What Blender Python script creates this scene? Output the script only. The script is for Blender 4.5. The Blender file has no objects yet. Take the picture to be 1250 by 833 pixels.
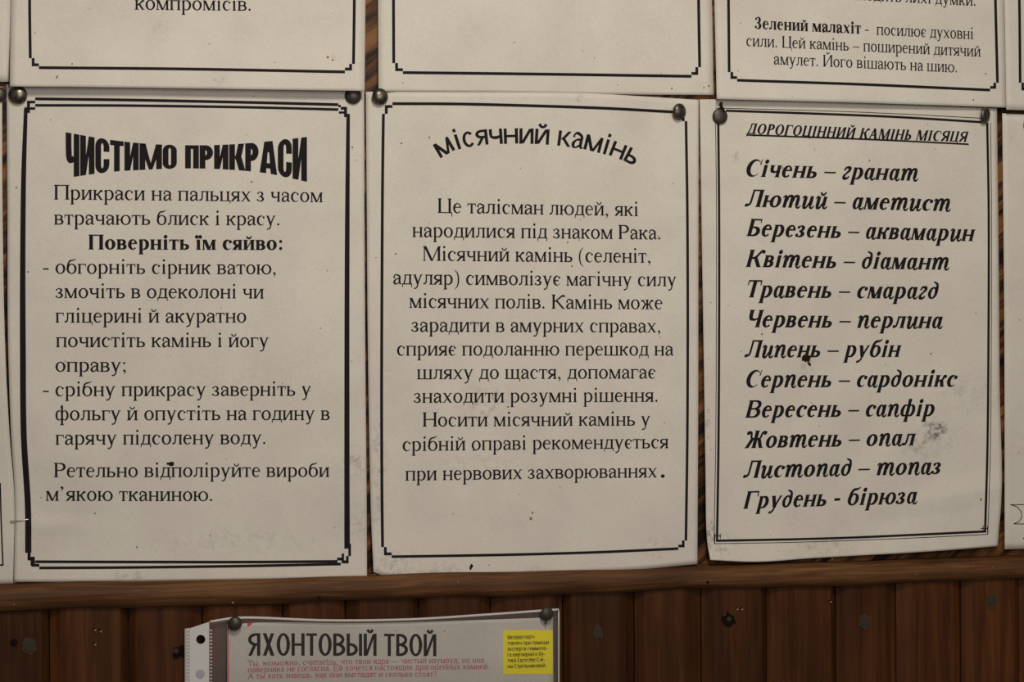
import bpy, math, random
from mathutils import Vector, Matrix
from mathutils.bvhtree import BVHTree
random.seed(7)
# ---------------------------------------------------------------- camera
W_PX, H_PX, F_PX = 1250.0, 833.0, 2400.0
Z0 = 1.213
ax = Vector((9875.0, 66.5, -F_PX)).normalized()          # the wall's horizontal, in camera axes
az = Vector((-ax.y / ax.x, 1.0, 0.0)).normalized()        # the wall's vertical
ay = az.cross(ax).normalized()                            # into the wall
ROT = Matrix((ax, ay, az))
FWD = ROT @ Vector((0, 0, -1))
CAM = -FWD * Z0
cd = bpy.data.cameras.new('camera'); cam = bpy.data.objects.new('camera', cd)
bpy.context.scene.collection.objects.link(cam)
cam.matrix_world = Matrix.Translation(CAM) @ ROT.to_4x4()
cd.sensor_width = 36.0; cd.lens = F_PX / W_PX * 36.0; cd.clip_start = 0.01
sc = bpy.context.scene; sc.camera = cam
# ---------------------------------------------------------------- world, light, exposure
world = bpy.data.worlds.new('world'); sc.world = world; world.use_nodes = True
bg = world.node_tree.nodes['Background']
bg.inputs[0].default_value = (1.0, 0.92, 0.86, 1); bg.inputs[1].default_value = 0.13
def area(name, loc, target, size, power, col):
    l = bpy.data.lights.new(name, 'AREA'); l.shape = 'RECTANGLE'; l.size = size[0]; l.size_y = size[1]
    l.energy = power; l.color = col
    o = bpy.data.objects.new(name, l); sc.collection.objects.link(o); o.location = loc
    o.rotation_euler = (Vector(target) - Vector(loc)).to_track_quat('-Z', 'Y').to_euler(); return o
area('ceiling_lamp', (-0.06, -0.85, 0.78), (-0.03, 0, 0.05), (0.20, 0.20), 7.3, (1.0, 0.93, 0.82))
area('front_fill', (0.06, -1.02, 0.20), (0.0, 0, 0.03), (0.45, 0.45), 3.4, (1.0, 0.95, 0.88))  # added frontal fill light, evens the brightness over the sheets
sc.view_settings.view_transform = 'Standard'; sc.view_settings.look = 'None'
sc.view_settings.exposure = 0.0; sc.view_settings.gamma = 1.0; sc.view_settings.use_curve_mapping = False

# ---------------------------------------------------------------- helpers
def P(px, py, d=0.0):
    """point of the plane standing d metres in front of the wall, seen at a pixel"""
    v = ROT @ Vector((px - W_PX / 2, -(py - H_PX / 2), -F_PX))
    t = (-d - CAM.y) / v.y
    return CAM + v * t
def lerp(a, b, t): return a + (b - a) * t
def cr(vals, t):
    """Catmull-Rom through evenly spaced values, t in 0..1 (works for floats and Vectors)"""
    n = len(vals) - 1
    if n == 0: return vals[0]
    x = min(max(t, 0), 1) * n; i = min(int(x), n - 1); f = x - i
    p1, p2 = vals[i], vals[i + 1]
    p0 = vals[i - 1] if i > 0 else p1 * 2 - p2
    p3 = vals[i + 2] if i + 2 <= n else p2 * 2 - p1
    return (p1 * 2 + (p2 - p0) * f + (p0 * 2 - p1 * 5 + p2 * 4 - p3) * f * f + (p1 * 3 - p0 - p2 * 3 + p3) * f ** 3) * 0.5
def tag(o, label=None, cat=None, group=None, kind=None):
    if label: o['label'] = label
    if cat: o['category'] = cat
    if group: o['group'] = group
    if kind: o['kind'] = kind
    return o
def mesh_obj(name, verts, faces, mat, parent=None, origin=None, smooth=False):
    o0 = Vector(origin) if origin is not None else Vector((0, 0, 0))
    me = bpy.data.meshes.new(name)
    me.from_pydata([tuple(Vector(v) - o0) for v in verts], [], faces); me.update()
    if mat: me.materials.append(mat)
    if smooth:
        for p in me.polygons: p.use_smooth = True
    ob = bpy.data.objects.new(name, me); sc.collection.objects.link(ob)
    if parent: ob.parent = parent
    else: ob.location = o0
    return ob
def empty(name, loc):
    o = bpy.data.objects.new(name, None); o.empty_display_size = 0.01
    sc.collection.objects.link(o); o.location = loc; return o
def lathe(prof, n=32):
    """prof: (r, y) pairs, turned about the Y axis; returns verts, faces"""
    vs, fs = [], []
    for r, y in prof:
        for k in range(n):
            a = 2 * math.pi * k / n; vs.append((r * math.cos(a), y, r * math.sin(a)))
    for i in range(len(prof) - 1):
        for k in range(n):
            a, b = i * n + k, i * n + (k + 1) % n
            fs.append((a, a + n, b + n, b))
    return vs, fs
def tube(pts, r, n=8):
    vs, fs = [], []
    for i, p in enumerate(pts):
        p = Vector(p); a = Vector(pts[max(i - 1, 0)]); b = Vector(pts[min(i + 1, len(pts) - 1)])
        t = (b - a).normalized(); u = t.cross(Vector((0, 1, 0.01))).normalized(); w = t.cross(u)
        for k in range(n):
            q = 2 * math.pi * k / n; vs.append(p + (u * math.cos(q) + w * math.sin(q)) * r)
    for i in range(len(pts) - 1):
        for k in range(n):
            fs.append((i * n + k, i * n + (k + 1) % n, (i + 1) * n + (k + 1) % n, (i + 1) * n + k))
    fs.append(tuple(range(n))[::-1]); fs.append(tuple((len(pts) - 1) * n + k for k in range(n)))
    return vs, fs

# ---------------------------------------------------------------- materials
def new_mat(name, rough=0.5, col=(0.5, 0.5, 0.5), metal=0.0, spec=0.5):
    m = bpy.data.materials.new(name); m.use_nodes = True
    b = m.node_tree.nodes['Principled BSDF']
    b.inputs['Base Color'].default_value = (*col, 1); b.inputs['Roughness'].default_value = rough
    b.inputs['Metallic'].default_value = metal; b.inputs['Specular IOR Level'].default_value = spec
    return m, m.node_tree, b
def nd(nt, typ, **kw):
    n = nt.nodes.new(typ)
    for k, v in kw.items():
        if k in n.inputs.keys(): n.inputs[k].default_value = v
        else: setattr(n, k, v)
    return n
def ramp(nt, stops):
    r = nt.nodes.new('ShaderNodeValToRGB'); e = r.color_ramp.elements
    while len(e) < len(stops): e.new(0.5)
    for i, (p, c) in enumerate(stops): e[i].position = p; e[i].color = (*c, 1)
    return r
def paper_mat(name, base, smudges=(), seed=0.0):
    """smudges: (px, py, rx_mm, rz_mm, strength, colour); they are dirt on the sheet"""
    m, nt, b = new_mat(name, 0.6, base, spec=0.25)
    L = nt.links; geo = nd(nt, 'ShaderNodeNewGeometry')
    n1 = nd(nt, 'ShaderNodeTexNoise', Scale=22.0, Detail=6.0, Roughness=0.65); L.new(geo.outputs['Position'], n1.inputs['Vector'])
    r1 = ramp(nt, [(0.30, tuple(c * f for c, f in zip(base, (0.90, 0.885, 0.90)))), (0.62, base)])
    L.new(n1.outputs['Fac'], r1.inputs['Fac'])
    n2 = nd(nt, 'ShaderNodeTexNoise', Scale=900.0, Detail=3.0, Roughness=0.7); L.new(geo.outputs['Position'], n2.inputs['Vector'])
    r2 = ramp(nt, [(0.30, (0.86,) * 3), (0.6, (1, 1, 1))]); L.new(n2.outputs['Fac'], r2.inputs['Fac'])
    mx = nd(nt, 'ShaderNodeMixRGB', blend_type='MULTIPLY'); mx.inputs[0].default_value = 0.7
    L.new(r1.outputs[0], mx.inputs[1]); L.new(r2.outputs[0], mx.inputs[2]); cur = mx.outputs[0]
    # fly specks
    vo = nd(nt, 'ShaderNodeTexVoronoi', Scale=75.0); vo.inputs['Randomness'].default_value = 1.0
    L.new(geo.outputs['Position'], vo.inputs['Vector'])
    r3 = ramp(nt, [(0.030, (0.25, 0.2, 0.15)), (0.05, (1, 1, 1))]); L.new(vo.outputs['Distance'], r3.inputs['Fac'])
    mx = nd(nt, 'ShaderNodeMixRGB', blend_type='MULTIPLY'); mx.inputs[0].default_value = 0.6
    L.new(cur, mx.inputs[1]); L.new(r3.outputs[0], mx.inputs[2]); cur = mx.outputs[0]
    ns = nd(nt, 'ShaderNodeTexNoise', Scale=230.0, Detail=5.0, Roughness=0.75); L.new(geo.outputs['Position'], ns.inputs['Vector'])
    for (px, py, rx, rz, st, col) in smudges:
        c = P(px, py, 0.003)
        mp = nd(nt, 'ShaderNodeMapping'); mp.vector_type = 'POINT'
        s = (1000.0 / rx, 0.0, 1000.0 / rz)
        mp.inputs['Scale'].default_value = s; mp.inputs['Location'].default_value = (-c.x * s[0], 0, -c.z * s[2])
        L.new(geo.outputs['Position'], mp.inputs['Vector'])
        ln = nd(nt, 'ShaderNodeVectorMath', operation='LENGTH'); L.new(mp.outputs[0], ln.inputs[0])
        mr = nd(nt, 'ShaderNodeMapRange'); mr.inputs[1].default_value = 0.0; mr.inputs[2].default_value = 1.0
        mr.inputs[3].default_value = 1.0; mr.inputs[4].default_value = 0.0; L.new(ln.outputs['Value'], mr.inputs[0])
        m2 = nd(nt, 'ShaderNodeMapRange'); m2.inputs[1].default_value = 0.47; m2.inputs[2].default_value = 0.72
        L.new(ns.outputs['Fac'], m2.inputs[0])
        mu = nd(nt, 'ShaderNodeMath', operation='MULTIPLY'); L.new(mr.outputs[0], mu.inputs[0]); L.new(m2.outputs[0], mu.inputs[1])
        mu2 = nd(nt, 'ShaderNodeMath', operation='MULTIPLY'); mu2.use_clamp = True; L.new(mu.outputs[0], mu2.inputs[0]); mu2.inputs[1].default_value = st
        mx = nd(nt, 'ShaderNodeMixRGB'); L.new(mu2.outputs[0], mx.inputs[0]); L.new(cur, mx.inputs[1]); mx.inputs[2].default_value = (*col, 1)
        cur = mx.outputs[0]
    L.new(cur, b.inputs['Base Color'])
    bn = nd(nt, 'ShaderNodeTexNoise', Scale=9.0, Detail=3.0, Roughness=0.5); L.new(geo.outputs['Position'], bn.inputs['Vector'])
    bp = nd(nt, 'ShaderNodeBump', Strength=0.35, Distance=0.004); L.new(bn.outputs['Fac'], bp.inputs['Height']); L.new(bp.outputs[0], b.inputs['Normal'])
    return m
PAPER = (0.585, 0.54, 0.472)
GREY = (0.16, 0.14, 0.13); BROWN = (0.22, 0.13, 0.05)
ink, _, _ = new_mat('printed_ink', 0.7, (0.010, 0.008, 0.009), spec=0.1)
red_ink, _, _ = new_mat('red_ink', 0.55, (0.36, 0.055, 0.06), spec=0.25)
def wood_mat(name, cols, scale, rough=0.5, bump=0.15, rot=0.0, dist=2.0, per_obj=0.35, spec=0.12):
    m, nt, b = new_mat(name, rough, cols[1], spec=spec); L = nt.links
    tc = nd(nt, 'ShaderNodeTexCoord'); oi = nd(nt, 'ShaderNodeObjectInfo')
    ad = nd(nt, 'ShaderNodeVectorMath', operation='ADD'); L.new(tc.outputs['Object'], ad.inputs[0])
    cmb = nd(nt, 'ShaderNodeCombineXYZ'); mul = nd(nt, 'ShaderNodeMath', operation='MULTIPLY'); mul.inputs[1].default_value = 3.7
    L.new(oi.outputs['Random'], mul.inputs[0])
    for i in range(3): L.new(mul.outputs[0], cmb.inputs[i])
    L.new(cmb.outputs[0], ad.inputs[1])
    mr = nd(nt, 'ShaderNodeMapping'); mr.inputs['Rotation'].default_value = (0, rot, 0); L.new(ad.outputs[0], mr.inputs[0])
    mp = nd(nt, 'ShaderNodeMapping'); mp.inputs['Scale'].default_value = scale; L.new(mr.outputs[0], mp.inputs[0])
    n = nd(nt, 'ShaderNodeTexNoise', Scale=1.0, Detail=7.0, Roughness=0.62, Distortion=dist); L.new(mp.outputs[0], n.inputs['Vector'])
    k_ = 0.10 if per_obj == 0 else 0.20; r = ramp(nt, [(0.50 - k_, cols[0]), (0.50, cols[1]), (0.50 + k_, cols[2])]); L.new(n.outputs['Fac'], r.inputs['Fac'])
    n2 = nd(nt, 'ShaderNodeTexNoise', Scale=14.0, Detail=3.0, Roughness=0.5); L.new(ad.outputs[0], n2.inputs['Vector'])
    r2 = ramp(nt, [(0.32, (0.62, 0.60, 0.58)), (0.62, (1.12, 1.1, 1.08))]); L.new(n2.outputs['Fac'], r2.inputs['Fac'])
    mx = nd(nt, 'ShaderNodeMixRGB', blend_type='MULTIPLY'); mx.inputs[0].default_value = 0.8
    L.new(r.outputs[0], mx.inputs[1]); L.new(r2.outputs[0], mx.inputs[2])
    r3 = ramp(nt, [(0.0, (1 - per_obj,) * 3), (1.0, (1 + per_obj * 0.6,) * 3)]); L.new(oi.outputs['Random'], r3.inputs['Fac'])
    mx2 = nd(nt, 'ShaderNodeMixRGB', blend_type='MULTIPLY'); mx2.inputs[0].default_value = 1.0
    L.new(mx.outputs[0], mx2.inputs[1]); L.new(r3.outputs[0], mx2.inputs[2]); L.new(mx2.outputs[0], b.inputs['Base Color'])
    bp = nd(nt, 'ShaderNodeBump', Strength=bump, Distance=0.001); L.new(n.outputs['Fac'], bp.inputs['Height']); L.new(bp.outputs[0], b.inputs['Normal'])
    return m
m_plank = wood_mat('varnished_plank', [(0.034, 0.0105, 0.003), (0.062, 0.020, 0.0055), (0.100, 0.035, 0.009)], (160, 160, 7), 0.5, 0.25, dist=0.6)
m_rail = wood_mat('varnished_rail', [(0.040, 0.016, 0.006), (0.075, 0.032, 0.011), (0.13, 0.060, 0.022)], (11, 170, 210), 0.6, 0.6, dist=1.6, spec=0.15)
m_wall = wood_mat('charred_grain_board', [(0.010, 0.004, 0.002), (0.07, 0.026, 0.009), (0.18, 0.08, 0.027)], (12, 12, 110), 0.45, 0.2, rot=math.radians(38), dist=0.8, per_obj=0)
m_back, _, _ = new_mat('dark_backing', 0.8, (0.02, 0.008, 0.005))
m_pin, nt_, b_ = new_mat('aged_nickel', 0.36, (0.20, 0.18, 0.15), metal=0.9)
n_ = nd(nt_, 'ShaderNodeTexNoise', Scale=260.0, Detail=4.0); r_ = ramp(nt_, [(0.35, (0.055, 0.045, 0.036)), (0.65, (0.19, 0.165, 0.13))])
tc_ = nd(nt_, 'ShaderNodeTexCoord'); nt_.links.new(tc_.outputs['Object'], n_.inputs['Vector'])
nt_.links.new(n_.outputs['Fac'], r_.inputs['Fac']); nt_.links.new(r_.outputs[0], b_.inputs['Base Color'])
m_pin_dark, nt_, b_ = new_mat('dark_bronze', 0.45, (0.055, 0.045, 0.035), metal=0.6)
m_pin_green, _, _ = new_mat('tarnished_green', 0.55, (0.045, 0.045, 0.03), metal=0.5)
m_steel, _, _ = new_mat('staple_steel', 0.35, (0.55, 0.5, 0.42), metal=1.0)
m_screw, _, _ = new_mat('dull_screw', 0.75, (0.030, 0.024, 0.018), metal=0.0, spec=0.2)
m_filler, _, _ = new_mat('screw_surround', 0.7, (0.048, 0.028, 0.015), spec=.1)
m_knot, _, _ = new_mat('dark_knot', 0.9, (0.008, 0.005, 0.003), spec=.05)
m_pale, _, _ = new_mat('bare_wood_nick', 0.7, (0.20, 0.10, 0.05))
m_chip, _, _ = new_mat('torn_chip_dark', 0.9, (0.018, 0.010, 0.006), spec=.05)
m_rust, _, _ = new_mat('rust_spot', 0.8, (0.20, 0.11, 0.03))

# ---------------------------------------------------------------- letter shapes (drawn here, stroke by stroke)
class Face:
    def __init__(s, S=80, CS=100, T=34, xh=455, ch=662, asc=683, desc=217, se=42, sh=20, slant=0.0, cursive=False, dg=None, italic_caps=False, ws=1.0):
        s.S, s.CS, s.T, s.xh, s.ch, s.asc, s.desc, s.se, s.sh, s.slant, s.cursive, s.ws = S, CS, T, xh, ch, asc, desc, se, sh, slant, cursive, ws
        s.dg = dg if dg else T * 1.5
class Pen:
    def __init__(g, f): g.f = f; g.P = []
    def poly(g, *p): g.P.append([tuple(q) for q in p])
    def V(g, x, y0, y1, w, b='', t=''):
        f = g.f; e, h = f.se, f.sh
        g.poly((x, y0), (x + w, y0), (x + w, y1), (x, y1))
        if e <= 0: return
        for side, y, sg in [(c, y0, 1) for c in b] + [(c, y1, -1) for c in t]:
            if side == 'l': g.poly((x - e, y), (x + 1, y), (x + 1, y + sg * h * 2.6), (x - e * .3, y + sg * h * 1.25), (x - e, y + sg * h))
            if side == 'r': g.poly((x + w + e, y), (x + w - 1, y), (x + w - 1, y + sg * h * 2.6), (x + w + e * .3, y + sg * h * 1.25), (x + w + e, y + sg * h))
            if side == 'f': g.poly((x - e * 1.1, y - h * 3.2), (x + 1, y - h * 3.4), (x + 1, y), (x + w * .6, y + h * .6), (x + w * .4, y))   # flag serif
    def H(g, x0, x1, y0, y1): g.poly((x0, y0), (x1, y0), (x1, y1), (x0, y1))
    def D(g, xb, yb, xt, yt, w): g.poly((xb, yb), (xb + w, yb), (xt + w, yt), (xt, yt))
    def slab(g, xc, y, w, up=1):
        if g.f.se > 0: g.H(xc - w / 2, xc + w / 2, min(y, y + up * g.f.sh), max(y, y + up * g.f.sh))
    def R(g, cx, cy, rx, ry, wL, wR, wt, a0=0, a1=360, n=None):
        n = n or max(6, int(abs(a1 - a0) / 15)); icx = cx + (wL - wR) / 2; irx = rx - (wL + wR) / 2; iry = ry - wt
        k = []
        for i in range(n + 1):
            a = math.radians(a0 + (a1 - a0) * i / n); c, s = math.cos(a), math.sin(a)
            k.append(((cx + rx * c, cy + ry * s), (icx + irx * c, cy + iry * s)))
        for (p, q), (r, s_) in zip(k, k[1:]): g.poly(p, r, s_, q)
    def B(g, pts, ws, n=5):
        vs = [Vector((*p, 0)) for p in pts]; m = (len(pts) - 1) * n; c = []
        for i in range(m + 1): c.append((cr(vs, i / m), max(cr(ws, i / m), 4)))
        k = []
        for i, (p, w) in enumerate(c):
            t = (c[min(i + 1, m)][0] - c[max(i - 1, 0)][0]); t.normalize()
            nx, ny = -t.y * w / 2, t.x * w / 2
            k.append(((p.x + nx, p.y + ny), (p.x - nx, p.y - ny)))
        for (p, q), (r, s_) in zip(k, k[1:]): g.poly(p, r, s_, q)
    def dot(g, x, y, r):
        g.poly(*[(x + r * math.cos(i * math.pi / 5), y + r * math.sin(i * math.pi / 5)) for i in range(10)])
    def bowl(g, x0, y0, y1, xr, w):
        """D-shaped bowl from a stem at x0 reaching xr"""
        f = g.f; T = f.T; r = min((y1 - y0) * 0.62, xr - x0); xm = xr - r
        g.H(x0, xm, y0, y0 + T); g.H(x0, xm, y1 - T, y1)
        g.R(xm, (y0 + y1) / 2, r, (y1 - y0) / 2, 0, w, T, -90, 90)
    def flip(g, W, start): g.P[start:] = [[(W - x, y) for x, y in p] for p in g.P[start:]]

def glyph(c, f):
    """returns (polygons, advance)"""
    g = Pen(f); S, T, xh, ch, e = f.S, f.T, f.xh, f.ch, f.se
    up = c != c.lower(); lo = c.lower(); Hh = ch if up else xh; w = f.CS if up else S
    imp = f.ch == 790; mg = 10 if imp else 28
    lb = 18 if e else (10 if imp else 34); sans = e == 0; cur = f.cursive and not up
    bold = S > 110
    x1 = lb + e; W = 535
    def drop(x, y, sgn, L=None):
        if not sans: g.poly((x, y), (x - sgn * T, y), (x - sgn * T * .55, y - (L or Hh * .3)), (x + sgn * T * .12, y - (L or Hh * .3)))
    WU = dict(а=722, б=574, в=667, г=578, д=682, е=611, ж=896, з=501, и=722, й=722, к=700, л=678, м=889, н=722, о=722, п=722, р=570, с=667, т=611, у=708, х=722, ц=722, ч=648, ш=1009, ь=574, я=667, і=350, ы=850, э=667)
    WL = dict(а=444, б=509, в=472, г=410, д=509, е=444, ж=690, з=395, и=535, й=535, к=485, л=499, м=633, н=535, о=500, п=535, р=500, с=444, т=437, у=500, ф=648, х=500, ц=535, ч=502, ш=770, щ=770, ь=456, ю=748, я=459, є=420, і=278, ї=278, ы=650, э=420)
    W = (WU if up else WL).get(lo, 500)
    if bold and not up: W *= 1.07
    if cur: W = {'а': 500, 'г': 390, 'и': 556, 'й': 556, 'п': 556, 'т': 800, 'д': 500, 'в': 480, 'м': 640}.get(lo, W)
    if sans: W = W * 0.98 if not up else W * 0.92
    if bold and sans and up: W = {'м': 770, 'т': 475, 'а': 600, 'к': 530, 'с': 490, 'о': 490, 'р': 480, 'ч': 480, 'и': 500, 'п': 480}.get(lo, W) if imp else W
    W *= f.ws; x2 = W - lb - e - w
    if c == ' ': return [], 250
    elif c == '.': g.dot(110, 52, 54 if not bold else 75); return g.P, 250
    elif c == ',' : g.dot(105, 52, 52); g.B([(140, 60), (150, -10), (85, -120)], [60, 50, 12]); return g.P, 250
    elif c == ';': g.dot(120, 52, 52); g.B([(155, 60), (165, -10), (100, -120)], [60, 50, 12]); g.dot(120, 400, 52); return g.P, 278
    elif c == ':': r = 74 if bold else 52; g.dot(150, r, r); g.dot(150, xh - r, r); return g.P, 310
    elif c == '’': g.dot(115, 620, 55); g.B([(150, 630), (160, 560), (80, 450)], [66, 55, 12]); return g.P, 300
    elif c == '-': g.H(35, 290, 195, 195 + (100 if bold else 75 if sans else 62)); return g.P, 333
    elif c == '–': g.H(0, 500, 205, 200 + (64 if bold else 46)); return g.P, 500
    elif c == '—': g.H(0, 960, 205, 245); return g.P, 1000
    elif c == '(' : g.B([(270, 680), (130, 520), (80, 230), (130, -50), (270, -210)], [14, 55, 72, 55, 14]); return g.P, 333
    elif c == ')' : g.B([(60, 680), (200, 520), (250, 230), (200, -50), (60, -210)], [14, 55, 72, 55, 14]); return g.P, 333
    elif c == '?' : g.B([(70, 520), (110, 630), (220, 665), (340, 600), (340, 480), (235, 340), (215, 180)], [60, 50, 40, 85, 80, 50, 30]); g.dot(215, 52, 55); return g.P, 444
    # Latin few
    elif c in 'Eu roim te' and c in 'Euroimte':
        m = {'E': 'Е', 'r': 'г', 'o': 'о', 'i': 'і', 't': 'т', 'e': 'е'}
        if c in m: return glyph(m[c], f)
        cf = Face(**{**f.__dict__, 'cursive': True, 'dg': None}); return glyph({'u': 'и', 'm': 'т'}[c], cf)
    # ---- cursive lower case
    if cur and lo in 'игйптад':
        ex = lambda x: g.B([(x, 150), (x + w * .2, 30), (x + w * .8, 5), (x + w * 1.1 + 25, 90)], [w * .7, w * .55, T * 1.2, T * .7])
        en = lambda x: g.B([(x - 55, Hh * .80), (x - 10, Hh * .97), (x + w * .5, Hh * .95)], [T * .7, T, w * .6])
        if lo in 'ий':
            x1 = 75; x2 = W - w - 75
            en(x1); g.V(x1, 90, Hh * .97, w); g.B([(x1 + w * .42, 130), (x1 + w * .62, 22), (x1 + w * 1.3, 28), (x2 + 8, Hh * .45)], [w * .84, w * .75, T * 1.5, T * .8])
            g.V(x2, 90, Hh, w); ex(x2 + w * .42)
        elif lo == 'п' or lo == 'т':
            k = 2 if lo == 'п' else 3; x1 = 70; step = (W - 75 - w - x1) / (k - 1)
            en(x1)
            for i in range(k):
                x = x1 + step * i
                if i == k - 1: g.V(x, 90, Hh * .78, w); ex(x + w * .42)
                else: g.V(x, 0, Hh * (.78 if i else .97), w)
                if i: g.B([(x - step + w - 5, Hh * .5), (x - step * .35, Hh * .93), (x + w * .35, Hh * .955), (x + w * .52, Hh * .70)], [T * .8, T * 1.6, w * .7, w * .95])
        elif lo == 'г':
            g.B([(75, Hh * .72), (130, Hh * .96), (265, Hh * .96), (300, Hh * .78), (180, Hh * .45), (105, Hh * .22), (160, Hh * .04), (290, Hh * .09), (320, Hh * .25)],
                [T * 1.4, w * .55, w * .8, w * .8, w * .55, w * .8, w * .8, w * .5, T])
        elif lo == 'а':
            x2 = W - w - 75
            g.R(x2 * .5 + 50, Hh / 2, x2 * .5 + 20, Hh / 2 + 8, w * .95, T * 1.2, T * 1.1)
            g.V(x2, 90, Hh, w); ex(x2 + w * .42)
        elif lo == 'д':
            cx = W * .48; rx = W * .42
            g.R(cx, Hh * .5, rx, Hh * .5 + 8, w * .95, w * .9, T * 1.1)
            g.B([(cx + rx - w * .45, Hh * .5), (cx + rx - w * .5, Hh * .95), (cx + rx * .45, Hh * 1.27), (cx - rx * .35, Hh * 1.45)], [w * .9, w * .85, w * .6, T * .8])
        out = g.P; adv = W
    else:
        n0 = 0
        if imp and lo in 'ос':
            h_ = w * 1.02; rr_ = W / 2 - mg; g.R(W / 2, Hh - rr_ * .8, rr_, rr_ * .8 + 9, w, w, T * .9, 0, 180); g.R(W / 2, rr_ * .8, rr_, rr_ * .8 + 9, w, w, T * .9, 180, 360)
            g.V(mg, rr_ * .8, Hh - rr_ * .8, w)
            if lo == 'о': g.V(W - mg - w, rr_ * .8, Hh - rr_ * .8, w)
            else: g.V(W - mg - w, Hh * .62, Hh - rr_ * .8, w); g.V(W - mg - w, rr_ * .8, Hh * .40, w)
        elif imp and c == 'А':
            ap = W / 2; g.poly((8, 0), (8 + w * 1.12, 0), (ap + 2, Hh), (ap - w * .72, Hh)); g.poly((W - 8 - w * 1.12, 0), (W - 8, 0), (ap + w * .72, Hh), (ap - 2, Hh)); g.H(W * .3, W * .7, Hh * .16, Hh * .32); g.poly((ap - w * .6, Hh * .66), (ap + w * .6, Hh * .66), (ap + w * .6, Hh), (ap - w * .6, Hh))
        elif lo == 'о': g.R(W / 2, Hh / 2, W / 2 - mg, Hh / 2 + 9, w * 1.08, w * 1.08, T * (1.0 if not sans else 1))
        elif lo == 'с' or lo == 'э' or lo == 'є':
            cx = W * (.52 if not imp else .5); rx = W / 2 - (24 if not imp else 10)
            if sans: g.R(cx, Hh / 2, rx, Hh / 2 + 9, w, w, T, 40, 320)
            else:
                g.R(cx, Hh / 2, rx, Hh / 2 + 9, w * 1.1, T * .6, T, 48, 318)
                if up: g.poly((W - 55, Hh + 8), (W - 80, Hh + 8), (W - 105, Hh * .7), (W - 50, Hh * .68))
                else: g.dot(cx + rx * .66, Hh * .80, w * .52)
            if lo != 'с': g.H(w + 10, W * .72, Hh * .5 - T * .6, Hh * .5 + T * .6)
            if lo == 'э': g.flip(W, 0)
        elif lo == 'е' and not up:
            cx = W * .5; rx = W / 2 - 26
            g.R(cx, Hh / 2, rx, Hh / 2 + 9, w * 1.08, w * (.75 if not sans else 1), T, 5 if sans else 12, 318)
            g.H(w * .8, W - 34, Hh * .54, Hh * .54 + T)
            if not sans: g.H(W - 34 - w * .8, W - 34, Hh * .54, Hh * .62)
        elif lo == 'а' and not up:
            xs = W - w - 62
            g.B([(75, Hh * .68), (95, Hh * .88), (W * .42, Hh * .975), (xs + w * .5, Hh * .80), (xs + w * .5, Hh * .55)], [w * .8, w * .55, T * 1.2, w * .9, w])
            g.V(xs, 62, Hh * .62, w); g.B([(xs + w * .5, 90), (xs + w * .8, 18), (W - 8, 52)], [w, w * .55, T * .6] if not sans else [w, w * .5, w * .3])
            if not sans: g.dot(82, Hh * .70, w * .45)
            g.B([(xs + 5, Hh * .60), (W * .36, Hh * .50), (38 + w * .5, Hh * .26), (W * .26, 28), (xs * .72, 26), (xs + 5, 95)], [T * 1.1, w * .62, w * 1.05, w * .85, w * .5, T])
        elif c == 'А':
            ap = W * .5
            g.D(lb + 30, 0, ap - T, Hh, T * 1.5 if not sans else w); g.D(W - lb - 30 - w * 1.15, 0, ap - w * .75, Hh * 1.0, w * 1.15)
            g.H(W * .25, W * .75, Hh * .30 - (0 if not sans else T * .3), Hh * .30 + T)
            if bold and sans: g.P.pop(); g.H(W * .25, W * .75, Hh * .14, Hh * .30)
            g.slab(lb + 55, 0, 2 * e + T * 2); g.slab(W - lb - 30 - w * .55, 0, 2 * e + w)
        elif c == 'Б':
            g.V(x1, 0, Hh, w, 'l', 'l'); g.H(x1, W - lb - 40, Hh - T, Hh); drop(W - lb - 40, Hh, 1, Hh * .22); g.bowl(x1 + w - 2, 0, Hh * .56, W - 22, w * 1.05)
        elif lo == 'б':
            g.R(W / 2, xh / 2, W / 2 - 26, xh / 2 + 9, w * 1.08, w * 1.05, T)
            g.B([(26 + w * .55, xh * .5), (W * .13 + w * .4, xh * 1.02), (W * .38, xh * 1.30), (W * .68, xh * 1.37), (W * .86, xh * 1.52)], [w, w * .85, w * .75, w * .55, T * .7])
        elif lo == 'в':
            g.V(x1, 0, Hh, w, 'l', 'l'); g.bowl(x1 + w - 2, Hh * .51 - T * .5, Hh, W - 58, w * .95); g.bowl(x1 + w - 2, 0, Hh * .51 + T * .5, W - 24, w * 1.05)
        elif lo == 'г': g.V(x1, 0, Hh, w, 'lr', 'l'); g.H(x1, W - lb, Hh - T * (1 if not sans else 1), Hh); drop(W - lb, Hh, 1)
        elif lo == 'е': # capital
            g.V(x1, 0, Hh, w, 'l', 'l'); g.H(x1, W - lb - 25, Hh - T, Hh); g.H(x1, W - lb, 0, T); g.H(x1 + w, W * .68, Hh * .5 - T * .5, Hh * .5 + T * .5)
            drop(W - lb - 25, Hh, 1, Hh * .22)
            if not sans: g.poly((W - lb, 0), (W - lb - T, 0), (W - lb, Hh * .25), (W - lb + T * .5, Hh * .25)); g.V(W * .68 - T, Hh * .38, Hh * .62, T)
        elif lo == 'д':
            xr = W - lb - w - 48; xl = W * .30
            g.V(xr, 0, Hh, w, '', 'r'); g.H(xl - e * .6, xr, Hh - T, Hh)
            g.B([(xl + 14, Hh), (xl + 6, Hh * .55), (lb + 75, 0)], [T * 1.5 if not sans else w * .9] * 3, 4)
            g.H(lb, W - lb, 0, T * 1.05)
            for x, s_ in ((lb, 1), (W - lb, -1)): g.poly((x, T), (x + s_ * T * 1.1, T), (x + s_ * T * .8, -Hh * .27), (x, -Hh * .27))
        elif lo == 'ж':
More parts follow.
